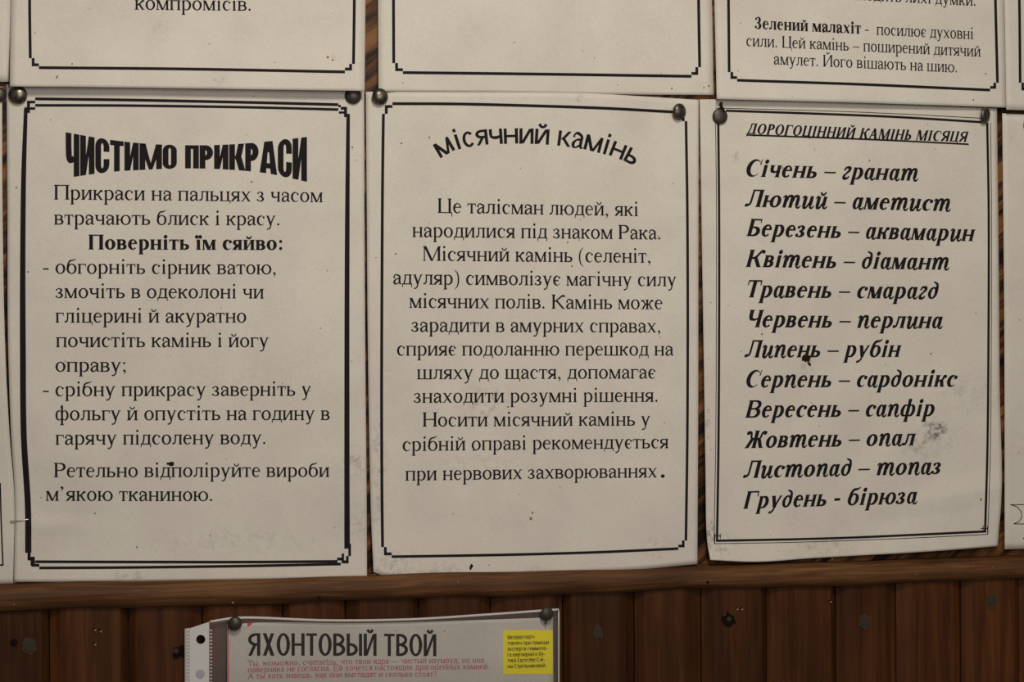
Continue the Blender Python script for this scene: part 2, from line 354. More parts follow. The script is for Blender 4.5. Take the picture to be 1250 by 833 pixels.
            m_ = W / 2; g.V(m_ - w / 2, 0, Hh, w, 'lr' if not cur else '', 'lr')
            for k in (0, 1):
                s0 = len(g.P)
                if sans: g.D(m_ - w / 2 - 2, Hh * .45, lb + 20, Hh, w * .9); g.D(lb, 0, m_ - w / 2 - w * .6, Hh * .55, w * .95)
                else:
                    g.B([(m_ - w * .3, Hh * .50), (m_ - w * 1.2, Hh * .58), (W * .22, Hh * .86), (lb + 62, Hh * .90)], [T * 1.2, T * 1.4, T * 1.6, w * .75]); g.dot(lb + 58, Hh * .86, w * .48)
                    g.D(lb + 45, 0, m_ - w * 1.35, Hh * .56, w * .98); g.slab(lb + 45 + w * .4, 0, w + e * 1.5)
                if k: g.flip(W, s0)
        elif lo == 'з':
            g.R(W * .46, Hh * .75, W * .36, Hh * .26, w * .4, w * .95, T, 150, -85); g.R(W * .46, Hh * .265, W * .44, Hh * .275, w * .5, w * 1.08, T, 88, -155)
            g.H(W * .28, W * .5, Hh * .51 - T * .5, Hh * .51 + T * .5)
            if not sans: g.dot(W * .17, Hh * .83, w * .42); g.dot(W * .13, Hh * .17, w * .45)
        elif lo in 'ий':
            g.V(x1, 0, Hh, w, 'lr', 'lr'); g.V(x2, 0, Hh, w, 'lr', 'lr')
            dw = f.dg if not (bold and sans) else w * .9
            if bold and sans and up: g.poly((x1 + w * .5, 0), (x1 + w, 0), (x2 + w * .5, Hh), (x2, Hh)); g.poly((x1 + w - 2, Hh * .02), (x1 + w, Hh * .45), (x2, Hh * .98), (x2, Hh * .55))
            else: g.D(x1 + w * .45, Hh * .03, x2 + w * .55 - dw, Hh * .97, dw)
        elif lo == 'к':
            g.V(x1, 0, Hh, w, 'lr', 'lr')
            if sans:
                g.D(x1 + w - 4, Hh * .42, W - lb - w * 1.15 + 10, Hh, w * 1.05); g.D(W - lb - w * 1.05 + 18, 0, x1 + w * 1.1 if not bold else x1 + w * .95, Hh * .55, w * 1.12)
            else:
                g.B([(x1 + w, Hh * .50), (x1 + w * 2.0, Hh * .60), (W * .76, Hh * .90), (W - lb - 52, Hh * .91)], [T * 1.3, T * 1.5, T * 1.7, w * .7]); g.dot(W - lb - 50, Hh * .88, w * .45)
                g.D(W - lb - w * 1.15 - 12, 0, x1 + w * 1.25, Hh * .58, w * 1.05); g.slab(W - lb - w * .7, 0, w + e * 1.3)
        elif lo == 'л':
            xl = W * .30
            g.V(x2, 0, Hh, w, 'lr', 'r'); g.H(xl - e * .8, x2, Hh - T, Hh)
            tw = T * 1.45 if not sans else w * .85
            g.B([(xl + 18, Hh), (xl + 12, Hh * .5), (xl - 12, Hh * .18), (lb + 42, Hh * .03 + tw * .4)], [tw, tw, tw * 1.05, tw * 1.1], 4)
            if not sans: g.dot(lb + 38, w * .42, w * .42)
        elif lo == 'м':
            a = x1; b_ = W - lb - e - w; m_ = (a + b_ + w) / 2; lw = T * 1.2 if not sans else w
            g.V(a, 0, Hh, lw, 'lr' if not sans else '', 'l'); g.V(b_, 0, Hh, w, 'lr', 'r')
            
            if imp: g.poly((a, Hh), (a + w * 1.05, Hh), (m_ + w * .30, 0), (m_ - w * .30, 0)); g.poly((b_ - w * .05, Hh), (b_ + w, Hh), (m_ + w * .30, 0), (m_ - w * .30, 0))
            else: g.D(m_ - w * .55, 0, a - 2, Hh, w * 1.12); g.D(m_ - w * .2, 0, b_ + w * .1, Hh, T * 1.3 if not sans else w * .9)
        elif lo == 'н': g.V(x1, 0, Hh, w, 'lr', 'lr'); g.V(x2, 0, Hh, w, 'lr', 'lr'); g.H(x1 + w, x2, Hh * .5 - T * .5, Hh * .5 + T * .5)
        elif lo == 'п':
            g.V(x1, 0, Hh, w, 'lr', 'l'); g.V(x2, 0, Hh, w, 'lr', 'r'); g.H(x1 + w, x2, Hh - T * 1.0, Hh)
        elif c == 'Р' : g.V(x1, 0, Hh, w, 'lr', 'l'); g.bowl(x1 + w - 2, Hh * (.44 if not (bold and sans) else .36), Hh, W - 22, w * 1.05)
        elif lo == 'р':
            x1 = (70 if not sans else 55); g.V(x1, -f.desc, xh, w, 'lr', 'f' if not cur else 'l')
            g.R((x1 + W - 24) / 2, xh / 2, (W - 24 - x1) / 2, xh / 2 + 9, w * .4, w * 1.08, T)
        elif lo == 'т':
            g.V(W / 2 - w / 2, 0, Hh, w, 'lr', ''); g.H(lb, W - lb, Hh - T, Hh); drop(W - lb, Hh, 1); drop(lb, Hh, -1)
        elif lo == 'у':
            m_ = W * .50
            g.D(m_ - w * .45, 20 if not up else Hh * .25, lb + 34, Hh, w * 1.08)
            tw = T * 1.4 if not sans else w * .9
            g.B([(W - lb - 62, Hh), (m_ + w * .3, Hh * .25), (m_ - 25, -f.desc * .45), (W * .27, -f.desc * .82), (W * .15, -f.desc * .72)], [tw, tw, tw, w * .55, w * .8], 4)
            g.slab(lb + 34 + w * .5, Hh, w + e * 1.6, -1); g.slab(W - lb - 55, Hh, w * .4 + e * 2.2, -1)
        elif lo == 'ф':
            m_ = W / 2; g.V(m_ - w / 2, -f.desc, f.asc, w, 'lr', 'f')
            r = (m_ - 26 + w * .2) / 2; g.R(26 + r, xh / 2, r, xh / 2 + 8, w, T, T); g.R(W - 26 - r, xh / 2, r, xh / 2 + 8, T, w, T)
        elif lo == 'х':
            a = lb + 30; g.D(W - a - w * 1.1, 0, a, Hh, w * 1.12); tw = T * 1.4 if not sans else w * 1.05
            g.D(a + 8, 0, W - a - tw - 8, Hh, tw)
            for x, y, s_ in ((a + 30, 0, 1), (W - a - w * .5, 0, 1), (a + w * .5, Hh, -1), (W - a - 35, Hh, -1)): g.slab(x, y, w * .5 + e * 2.0, s_)
        elif lo in 'цшщ':
            k = 2 if lo == 'ц' else 3; xr = x2 - (22 if lo in 'цщ' else 0); tb = T if sans else T * .9
            for i in range(k):
                x = x1 + (xr - x1) * i / (k - 1); g.V(x, 0, Hh, w, 'l' if i == 0 else '', 'lr')
            ext = e + 24 if lo in 'цщ' else (e if not sans else 0)
            if lo in 'цщ' and sans: ext = w * .5
            g.H(x1, xr + w + ext, 0, tb)
            if lo in 'цщ': g.poly((xr + w + ext - T * 1.1, tb), (xr + w + ext, tb), (xr + w + ext, -Hh * .25), (xr + w + ext - T * .7, -Hh * .25))
        elif lo == 'ч':
            g.V(x2, 0, Hh, w, 'lr', 'lr'); g.V(x1, Hh * .66, Hh, w, '', 'lr')
            if bold and sans: g.B([(x1 + w * .5, Hh * .68), (x1 + w * .62, Hh * .46), (x1 + w * 1.1, Hh * .40), (x2 + 4, Hh * .42)], [w, w, Hh * .15, Hh * .15])
            else: g.B([(x1 + w * .5, Hh * .68), (x1 + w * .75, Hh * .50), (W * .5, Hh * .43), (x2 + 4, Hh * .50)], [w, w * .85, T * 1.3, T])
        elif lo == 'ь' : g.V(x1, 0, Hh, w, 'l', 'lr'); g.bowl(x1 + w - 2, 0, Hh * .57, W - 22, w * 1.05)
        elif lo == 'ы':
            xe = W - lb - e - w; g.V(x1, 0, Hh, w, 'l', 'lr'); g.bowl(x1 + w - 2, 0, Hh * .57, xe - (e + 10 if e else 45), w); g.V(xe, 0, Hh, w, 'lr', 'lr')
        elif lo == 'ю':
            g.V(x1, 0, Hh, w, 'lr', 'lr'); xl = x1 + w + W * .13; g.H(x1 + w, xl + w * .5, Hh * .5 - T * .5, Hh * .5 + T * .5)
            g.R((xl + W - 24) / 2, Hh / 2, (W - 24 - xl) / 2, Hh / 2 + 9, w * 1.05, w * 1.05, T)
        elif lo == 'я':
            g.V(x1, 0, Hh, w, 'lr' if e else '', 'l'); g.bowl(x1 + w - 2, Hh * .44, Hh, W - 26, w * 1.0)
            if sans: g.D(W - lb - w - 8, 0, x1 + w * 1.2, Hh * .48, w * 1.05)
            else: g.B([(x1 + w * 1.1, Hh * .46), (W * .62, Hh * .30), (W - lb - w * .55, Hh * .04)], [w * .9, w * .95, w], 3); g.slab(W - lb - w * .3, 0, w * .8 + e * .6)
            g.flip(W, 0)
        elif lo in 'ії' :
            x = (W - w) / 2
            if up: g.V(x, 0, Hh, w, 'lr', 'lr')
            else:
                g.V(x, 0, xh, w, 'lr', 'f'); r = w * .60 if not sans else w * .55
                if lo == 'і': g.dot(W / 2, f.asc - r, r) if not sans else g.H(x, x + w, f.asc - w * 1.15, f.asc)
                else: g.dot(W / 2 - 80, f.asc - r, r); g.dot(W / 2 + 80, f.asc - r, r)
        else: g.H(60, W - 60, 0, Hh)
        out = g.P; adv = W
    if lo == 'й':
        y = Hh + 60; g.B([(W / 2 - 105, y + 105), (W / 2 - 60, y + 25), (W / 2, y + 5), (W / 2 + 60, y + 25), (W / 2 + 105, y + 105)], [T * 1.3, max(T, w * .5), max(T, w * .6), max(T, w * .5), T * 1.3], 3)
    return g.P, adv

REG = Face(S=92, CS=108, T=44, sh=26)
BOLD = Face(S=148, CS=162, T=52, xh=470, ch=676, se=38, sh=26, dg=62)
BI = Face(S=146, CS=160, T=60, xh=462, ch=669, se=30, sh=22, slant=0.30, cursive=True, dg=58)
TITLE_I = Face(ws=0.84, S=120, CS=140, T=58, xh=441, ch=653, se=36, sh=20, slant=0.28, cursive=True)
SANS = Face(S=98, CS=100, T=82, xh=520, ch=716, asc=716, desc=210, se=0, dg=105)
IMPACT = Face(S=188, CS=192, T=125, xh=600, ch=790, asc=790, se=0, dg=180)
COND = Face(S=100, CS=134, T=98, xh=560, ch=900, asc=900, se=0, dg=110, ws=0.92)
SMALLB = Face(S=112, CS=118, T=78, xh=560, ch=740, asc=760, desc=190, se=0, dg=130)
SLAB = Face(S=84, CS=96, T=48, xh=490, ch=670, se=36, sh=40, dg=80)
_cache = {}
def layout(text, f, track=0.0):
    """polygons in em/1000 units with pen x; returns list of (glyph polys, x0, advance)"""
    x, out = 0.0, []
    for c in text:
        k = (c, id(f))
        if k not in _cache: _cache[k] = glyph(c, f)
        ps, adv = _cache[k]
        out.append((ps, x, adv)); x += adv + track
    return out

class Paper:
    """a sheet: four edges through pixel points, depths in mm on a control grid; rows run top to bottom"""
    def __init__(s, name, top, right, bottom, left, depths, mat, label, cat, group=None, nu=46, nv=62, thick=0.00018, extra=None):
        rows = [[v / 1000.0 for v in r] for r in depths]
        def dep(u, v): return cr([cr(r, u) for r in rows], v) + (extra(u, v) / 1000.0 if extra else 0)
        top = [Vector((*p, 0)) for p in top]; bottom = [Vector((*p, 0)) for p in bottom]
        left = [Vector((*p, 0)) for p in left]; right = [Vector((*p, 0)) for p in right]
        vs = []; fs = []
        c00, c10, c01, c11 = top[0], top[-1], bottom[0], bottom[-1]
        for j in range(nv + 1):
            v = j / nv; l = cr(left, v); r = cr(right, v)
            for i in range(nu + 1):
                u = i / nu; t = cr(top, u); b = cr(bottom, u)
                q = t * (1 - v) + b * v + l * (1 - u) + r * u - (c00 * (1 - u) * (1 - v) + c10 * u * (1 - v) + c01 * (1 - u) * v + c11 * u * v)
                vs.append(P(q.x, q.y, dep(u, v)))
        for j in range(nv):
            for i in range(nu):
                a = j * (nu + 1) + i; fs.append((a, a + nu + 1, a + nu + 2, a + 1))
        s.bvh = BVHTree.FromPolygons(vs, fs); s.origin = sum(vs, Vector()) / len(vs)
        s.ob = mesh_obj(name, vs, fs, mat, None, s.origin, smooth=True)
        sm = s.ob.modifiers.new('thickness', 'SOLIDIFY'); sm.thickness = thick; sm.offset = -1
        tag(s.ob, label, cat, group)
    def depth(s, x, z):
        h = s.bvh.ray_cast(Vector((x, -0.3, z)), Vector((0, 1, 0)))
        if h[0] is None: h = s.bvh.find_nearest(Vector((x, -0.004, z)))
        return -h[0].y
    def at(s, px, py):
        d = 0.003
        for _ in range(3): p = P(px, py, d); d = s.depth(p.x, p.z)
        return P(px, py, d)
    def drape(s, name, polys, mat, lift=0.00016, label=None):
        """polys: lists of (x, z) in wall metres laid on the sheet"""
        vs, fs, idx = [], [], {}
        for p in polys:
            f = []
            for x, z in p:
                k = (round(x * 2e5), round(z * 2e5))
                if k not in idx: idx[k] = len(vs); vs.append((x, -s.depth(x, z) - lift, z))
                if not f or (f[-1] != idx[k] and idx[k] not in f): f.append(idx[k])
            if len(f) >= 3:
                a = sum(vs[f[i]][0] * vs[f[(i + 1) % len(f)]][2] - vs[f[(i + 1) % len(f)]][0] * vs[f[i]][2] for i in range(len(f)))
                fs.append(f if a > 0 else f[::-1])
        o = mesh_obj(name, vs, fs, mat, s.ob, s.origin)
        if label: o['label'] = label
        return o
    def text(s, txt, f, a, b, em, mat=None, name='text_line', label=None, mid=None, lift=0.00016, track=0.0):
        """a, b: pixel ends of the ink on the baseline; em in pixels; mid: pixel sag of the baseline's middle"""
        A, B_ = s.at(*a), s.at(*b); V1 = s.at((a[0] + b[0]) / 2, (a[1] + b[1]) / 2 - em) - s.at((a[0] + b[0]) / 2, (a[1] + b[1]) / 2)
        lay = layout(txt, f, track); pts = [(x0 + x + f.slant * y) for ps, x0, _ in lay for p in ps for x, y in p]
        mn, mx = min(pts), max(pts); U = (B_ - A) / (mx - mn); k = V1 / 1000.0
        polys = []
        for ps, x0, _ in lay:
            for p in ps:
                q = []
                for x, y in p:
                    X = x0 + x + f.slant * y - mn; t = X / (mx - mn)
                    w = A + U * X + k * y + k * ((mid or 0) / em * 1000.0 * 4 * t * (1 - t) * -1)
                    q.append((w.x, w.z))
                polys.append(q)
        return s.drape(name, polys, mat or ink, lift, label)
    def line(s, pts, w, step=6.0):
        """a ruled line through pixel points, width w px (single number or per point); returns polygons"""
        ws = w if isinstance(w, (list, tuple)) else [w] * len(pts)
        vs = [Vector((*p, 0)) for p in pts]; L_ = sum((vs[i + 1] - vs[i]).length for i in range(len(vs) - 1))
        n = max(1, int(L_ / step)); k = []
        for i in range(n + 1):
            p = cr(vs, i / n); t = cr(vs, min(1, i / n + .01)) - cr(vs, max(0, i / n - .01)); t.normalize(); ww = cr([float(x) for x in ws], i / n) / 2
            a = s.at(p.x - t.y * ww, p.y + t.x * ww); b = s.at(p.x + t.y * ww, p.y - t.x * ww); k.append(((a.x, a.z), (b.x, b.z)))
        return [[p, r, q2, q] for (p, q), (r, q2) in zip(k, k[1:])]
    def rect(s, x0, y0, x1, y1):
        q = [s.at(x, y) for x, y in ((x0, y0), (x1, y0), (x1, y1), (x0, y1))]; return [[(p.x, p.z) for p in q]]
    def corner(s, vx, vy, hx, hy, sx, sy, w):
        """stepped corner between a vertical line ending at (vx, vy) and a horizontal one ending at (hx, hy)"""
        x = vx + sx * w; y = hy - sy * w; h = w / 2
        xa, xb = sorted((x - h, x + h)); ya, yb = sorted((vy, y + sy * h))
        r = s.rect(xa, ya, xb, yb); xa, xb = sorted((x, hx)); return r + s.rect(xa, y - h, xb, y + h)
    def blob(s, name, px, py, rx, ry, mat, label=None, rot=0.0, seed=0, jag=0.35):
        rnd = random.Random(seed * 31 + int(px)); c = []
        for k in range(14):
            a = 2 * math.pi * k / 14; r = 1 + jag * (rnd.random() - .5) * 2; x, y = rx * r * math.cos(a), ry * r * math.sin(a)
            p = s.at(px + x * math.cos(rot) - y * math.sin(rot), py + x * math.sin(rot) + y * math.cos(rot)); c.append((p.x, p.z))
        return s.drape(name, [c], mat, 0.0003, label)

# ---------------------------------------------------------------- structure: upper wall, dado rail, planks
def box(x0, x1, y0, y1, z0, z1):
    v = [(x0, y0, z0), (x1, y0, z0), (x1, y1, z0), (x0, y1, z0), (x0, y0, z1), (x1, y0, z1), (x1, y1, z1), (x0, y1, z1)]
    return v, [(0, 1, 5, 4), (1, 2, 6, 5), (2, 3, 7, 6), (3, 0, 4, 7), (4, 5, 6, 7), (3, 2, 1, 0)]
zr = P(625, 700).z
v, f = box(-0.56, 0.56, 0.0, 0.02, zr - 0.03, 0.55)
tag(mesh_obj('wall_back', v, f, m_wall, origin=(0, 0, 0)), 'wooden wall above the rail with dark diagonal grain, seen between the sheets', kind='structure')
RA, RB = P(-420, 723.5), P(1520, 671.5)
v, f = box(-0.56, 0.56, -0.0004, 0.03, zr - 0.55, zr)
v = [(x, y, (z if z < zr - .1 else RA.z + (RB.z - RA.z) * (x - RA.x) / (RB.x - RA.x) - 0.004)) for x, y, z in v]
low = tag(mesh_obj('wall_lower', v, f, m_back, origin=(0, 0.004, zr - 0.3)), 'wainscot of reddish brown vertical boards below the rail', kind='structure')
# rail: rounded moulding, its ends placed along the wall
RA, RB = P(-420, 723.5), P(1520, 671.5)
prof = [(0, 0), (3.5, -0.3), (7, -1.2), (9.5, -2.8), (11.3, -5.0), (12.0, -8.0), (11.8, -11.0), (10.6, -13.8), (8.6, -15.8), (6.0, -16.8), (0, -17.0)]
vs, fs = [], []; n = 160
for i in range(n + 1):
    p = RA.lerp(RB, i / n); wob = 0.00035 * math.sin(i * .21) + 0.0002 * math.sin(i * .53 + 1)
    for d, z in prof: vs.append((p.x, -(d / 1000) * (1 + wob * 60) + wob, p.z + z * lerp(1, .86, i / n) / 1000 + wob * (1 if z > -6 else 1.6)))
m_ = len(prof)
for i in range(n):
    for k in range(m_ - 1): a = i * m_ + k; fs.append((a, a + 1, a + m_ + 1, a + m_))
    a = i * m_; fs.append((a + m_ - 1, a, a + m_, a + 2 * m_ - 1))
fs.append(tuple(range(m_))[::-1]); fs.append(tuple(n * m_ + k for k in range(m_)))
rail = tag(mesh_obj('trim_1', vs, fs, m_rail, origin=(0, -0.006, zr), smooth=True), 'rounded brown wooden rail between the sheets and the boards', kind='structure')
def disc(px, py, r, d, mat, name, parent, origin, h=0.0004, n=14, ry=None, jag=0.0, seed=1):
    c = P(px, py, d); rnd = random.Random(seed + int(px * 3)); vs = [(c.x, -d - h, c.z)]; fs = []
    for k in range(n):
        a = 2 * math.pi * k / n; q = 1 + jag * (rnd.random() - .5) * 2
        vs.append((c.x + r * q * math.cos(a), -d - h * .6, c.z + (ry or r) * q * math.sin(a)))
    for k in range(n): vs.append((vs[k + 1][0], -d + 0.0005, vs[k + 1][2]))
    for k in range(n):
        b = (k + 1) % n; fs.append((0, 1 + k, 1 + b)); fs.append((1 + k, 1 + n + k, 1 + n + b, 1 + b))
    return mesh_obj(name, vs, fs, mat, parent, origin)
for px, py in ((15, 736), (277, 729), (390, 730), (663, 716), (864, 711)):
    disc(px, py, 0.0009, 0.0117, m_knot, 'nail_hole', rail, rail.location, h=0.00012, n=10)
for px, py, r in ((17, 738, .0006), (284, 736, .0007), (559, 711, .0005), (1016, 683, .0005), (1188, 692, .0005), (1212, 693, .0005), (1118, 701, .0006)):
    disc(px, py, r, 0.0117, m_pale, 'pale_nick', rail, rail.location, h=0.00016, n=8)
# planks, each a bevelled board
seams = [-420, -318, -218, -118, -27, 60, 157, 247, 345, 421.6, 511, 598.4, 687, 774, 855.6, 935.6, 1020, 1093.5, 1172.5, 1243, 1316, 1385, 1450, 1514]
PD = 0.006; ztop, zbot = -0.0125, -0.26
bevels = [1, 1, 1, 1.4, 1.2, 1.6, 1, 1, 1, 2, 1.2, 2, 1, 1.5, 1.6, 1.6, 1.6, 2.0, 1.6, 1.5, 2.0, 1.0, 2.2, 1.0]
planks = []
def plank_mesh(wd, bl, br):
    h = PD
    ps = [(0.0002, 0.0), (0.0004, h * .38), (0.0026 * bl, h * .66), (0.0046 * bl, h * .92), (0.0068 * bl, h), (wd - 0.0068 * br, h), (wd - 0.0046 * br, h * .92), (wd - 0.0026 * br, h * .66), (wd - 0.0004, h * .38), (wd - 0.0002, 0.0)]
    vs = []; fs = []; m = len(ps)
    zs = [0, -0.02, -0.06, -0.12, zbot]
    for z in zs:
        for x, y in ps: vs.append((x, -y, z))
    for j in range(len(zs) - 1):
        for k in range(m - 1): a = j * m + k; fs.append((a, a + m, a + m + 1, a + 1))
    fs.append(tuple(range(m))); return vs, fs
for i in range(len(seams) - 1):
    a, b = P(seams[i], 760, 0.003), P(seams[i + 1], 760, 0.003); top = P((seams[i] + seams[i + 1]) / 2, lerp(735, 700, seams[i] / 1250), 0.0)
    rr = random.Random(i)
    v, f = plank_mesh(b.x - a.x - 0.0002, bevels[i] * 0.9, bevels[(i * 5 + 3) % len(bevels)] * 0.9)
    off = rr.uniform(-0.0006, 0.0004)
    v = [(x + a.x, y + off - 0.0005, z + top.z + 0.002) for x, y, z in v]
    o = mesh_obj('plank', v, f, m_plank, low, low.location); planks.append(o)
for px, py, kind in ((36, 789, 's'), (219, 796, 'k'), (17, 785, 'h'), (730, 772, 's2'), (890, 757, 'k2'), (1055, 759, 's'), (1211, 734, 's')):
    i = max(k for k in range(len(seams) - 1) if seams[k] < px); pl = planks[i]; org = low.location
    if kind == 's': disc(px, py, 0.0040, PD + 0.0012, m_filler, 'screw_hole', pl, org, h=0.00015, ry=0.0052, jag=.2); disc(px, py, 0.0030, PD + 0.0014, m_screw, 'screw_head', pl, org, h=0.0004)
    if kind == 's2': disc(px, py, 0.0032, PD + 0.0012, m_filler, 'screw_hole', pl, org, h=0.0002, ry=0.0048, jag=.2); disc(px, py, 0.0020, PD + 0.0014, m_screw, 'screw_head', pl, org, h=0.0004, ry=0.0036)
    if kind in ('k', 'k2'):
        disc(px, py, 0.0046, PD + 0.0012, m_knot, 'knot', pl, org, h=0.0002, ry=0.0036 if kind == 'k' else .0046, jag=.3)
        disc(px - (4 if kind == 'k' else 0), py - 1, 0.0015, PD + 0.0014, m_screw, 'screw_head', pl, org, h=0.0004)
    if kind == 'h': disc(px, py, 0.0020, PD + 0.0012, m_knot, 'nail_hole', pl, org, h=0.0002, ry=0.0022, jag=.2)
for px, py in ((116, 769.5), (123, 771), (116, 787), (900, 744), (906, 744), (1014, 735)):
    i = max(k for k in range(len(seams) - 1) if seams[k] < px)
    disc(px, py, 0.0008, PD + 0.0012, m_pale, 'pale_nick', planks[i], low.location, h=0.0002, n=8)
    disc(px - .8, py - 1.2, 0.0007, PD + 0.0012, m_knot, 'nail_hole', planks[i], low.location, h=0.0002, n=8)

# ---------------------------------------------------------------- the hung sheets
G = 'printed sheets pinned to the wooden wall'
up_top = -110
pm = {}
pm['a'] = paper_mat('paper_upper_left', PAPER, [(410, 70, 6, 5, .5, BROWN), (195, 35, 12, 10, .35, BROWN), (262, 99, 14, 8, .5, GREY)])
pm['b'] = paper_mat('paper_plain', PAPER)
pm['1'] = paper_mat('paper_cleaning_sheet', PAPER, [(430, 565, 14, 12, .9, GREY), (160, 703, 14, 5, .9, GREY), (438, 640, 10, 18, .5, GREY), (290, 660, 60, 12, .4, GREY), (300, 470, 60, 20, .25, GREY)])
pm['2'] = paper_mat('paper_moonstone_sheet', PAPER, [(592, 492, 22, 16, 1.0, GREY), (470, 690, 26, 12, 1.0, GREY), (462, 570, 7, 50, .9, GREY), (530, 697, 30, 6, .9, GREY), (652, 697, 8, 4, 1.0, GREY), (590, 570, 40, 12, .5, GREY), (706, 121, 3, 3, 2.0, BROWN), (800, 667, 14, 10, .6, BROWN)])
pm['3'] = paper_mat('paper_month_sheet', PAPER, [(1140, 524, 11, 9, 2.6, GREY), (1128, 540, 24, 14, .9, GREY), (985, 443, 8, 10, .8, GREY), (866, 652, 5, 12, 2.5, GREY), (880, 668, 16, 12, .9, GREY), (898, 190, 3.2, 6, 1.8, BROWN), (862, 510, 3, 8, 1.8, GREY), (1000, 668, 30, 9, .8, BROWN), (1180, 480, 30, 20, .5, GREY)])
up1 = Paper('printed_sheet', [(14, up_top), (230, up_top), (447, up_top)], [(447, up_top), (446, 0), (445, 111)], [(12, 105.5), (130, 106.5), (300, 109), (445, 111)], [(14, up_top), (13, 0), (12, 105.5)],
    [[1.5, 1.5, 1.5], [2, 2.5, 2], [3, 3.5, 3], [7.4, 7.6, 7.8, 7.4]], pm['a'], 'upper left sheet whose last printed word stands centred at the top edge of the photo', 'poster', G)
up0 = Paper('printed_sheet', [(-110, up_top), (13, up_top)], [(13, up_top), (13, 100)], [(-110, 98), (20, 100)], [(-110, up_top), (-110, 98)],
    [[1, 1], [1.6, 1.6], [2.4, 2.6]], pm['b'], 'sliver of a blank sheet margin in the top left corner of the photo', 'poster', G, nu=12, nv=20)
up2 = Paper('printed_sheet', [(461, up_top), (660, up_top), (866, up_top)], [(866, up_top), (869, 0), (871, 116)], [(462, 111.5), (600, 113), (740, 115.5), (871, 116.5)], [(461, up_top), (461.5, 0), (462, 111.5)],
    [[1.5, 1.5, 1.5], [2, 2.5, 2], [2.5, 3, 2.5], [4.0, 2.2, 2.2, 3.2]], pm['b'], 'upper middle sheet, blank inside its black stepped frame line', 'poster', G)
up3 = Paper('printed_sheet', [(868, up_top), (1045, up_top), (1222, up_top)], [(1222, up_top), (1227, 0), (1229, 131.5)], [(875, 121), (1050, 125.5), (1229, 131.5)], [(868, up_top), (872, 0), (875, 121)],
    [[1.5, 1.5, 1.5], [2, 2.5, 2], [2.5, 3, 2.5], [6.6, 6.4, 4.8]], pm['b'], 'upper right sheet ending in a paragraph about green malachite', 'poster', G)
up4 = Paper('printed_sheet', [(1222, up_top), (1330, up_top)], [(1330, up_top), (1336, 137)], [(1228.5, 134), (1336, 139)], [(1222, up_top), (1226, 0), (1228.5, 134)],
    [[1.8, 2], [2.8, 2.5], [3.4, 3.2], [5.4, 4.2]], pm['b'], 'sliver of a framed sheet in the top right corner of the photo', 'poster', G, nu=16, nv=30)
p1 = Paper('printed_sheet', [(8, 103), (150, 103), (300, 104), (444.5, 108)], [(444.5, 108), (445, 300), (446.3, 480), (447.5, 600), (448, 705)], [(17, 711), (120, 710.5), (230, 709.5), (340, 707.5), (448, 705)],
    [(8, 103), (9, 260), (9.5, 400), (13, 520), (18, 610), (17, 711)],
    [[1.0, 1.2, 1.6, 1.6, 1.2, 1.0], [1.5, 2.8, 3.2, 3.2, 3.0, 1.8], [3.0, 3.2, 3.6, 3.8, 4.2, 5.0], [3.8, 3.0, 3.8, 4.0, 4.6, 6.0], [2.6, 3.6, 3.6, 4.0, 4.8, 6.0], [1.2, 2.0, 3.5, 4.0, 4.6, 5.0], [2.4, 3.0, 4.0, 4.6, 5.4, 6.2]],
    pm['1'], 'large left sheet in a double frame under a heavy bulging black heading', 'poster', G, nu=90, nv=120,
    extra=lambda u, v: 1.0 * max(0, 1 - abs(v - .862) / .03) * max(0, 1 - u * 3.2) * min(1, u * 14) + .3 * math.sin(v * 19 + 3 * u) * math.sin(u * 5))
p0 = Paper('printed_sheet', [(-100, 100), (2.6, 106)], [(2.6, 106), (3, 240), (5.5, 400), (11, 520), (19, 620), (20, 714)], [(-100, 716), (20, 713.5)], [(-100, 100), (-100, 716)],
    [[1, 1], [2, 2], [2, 2.6], [2, 3.4], [1, 1.3], [1, .5], [1, .6]], pm['b'], 'sliver of a sheet at the left edge under the staple, tucked beneath the left sheet', 'poster', G, nu=16, nv=60)
p2 = Paper('printed_sheet', [(446.5, 112), (540, 112.5), (700, 113.5), (790, 118), (853, 122)], [(853, 122), (852.6, 300), (852.3, 500), (851.3, 689)], [(456, 702), (520, 704), (650, 701), (760, 697), (851.3, 689)],
    [(446.5, 112), (447.8, 260), (449, 420), (452, 600), (456, 702)],
    [[1.2, 5.0, 6.5, 6.0, 1.6, 2.4], [2.0, 3.4, 4.2, 3.8, 2.6, 3.0], [3.5, 3.2, 3.4, 3.6, 4.4, 6], [2.5, 3.0, 3.2, 4.0, 5.5, 8.0], [2.2, 3.2, 3.6, 4.6, 6.5, 9.5], [5.5, 4.4, 4.6, 5.2, 7.0, 7.5]],
    pm['2'], 'middle sheet with an arched lower-case heading above a centred paragraph', 'poster', G, nu=70, nv=90)
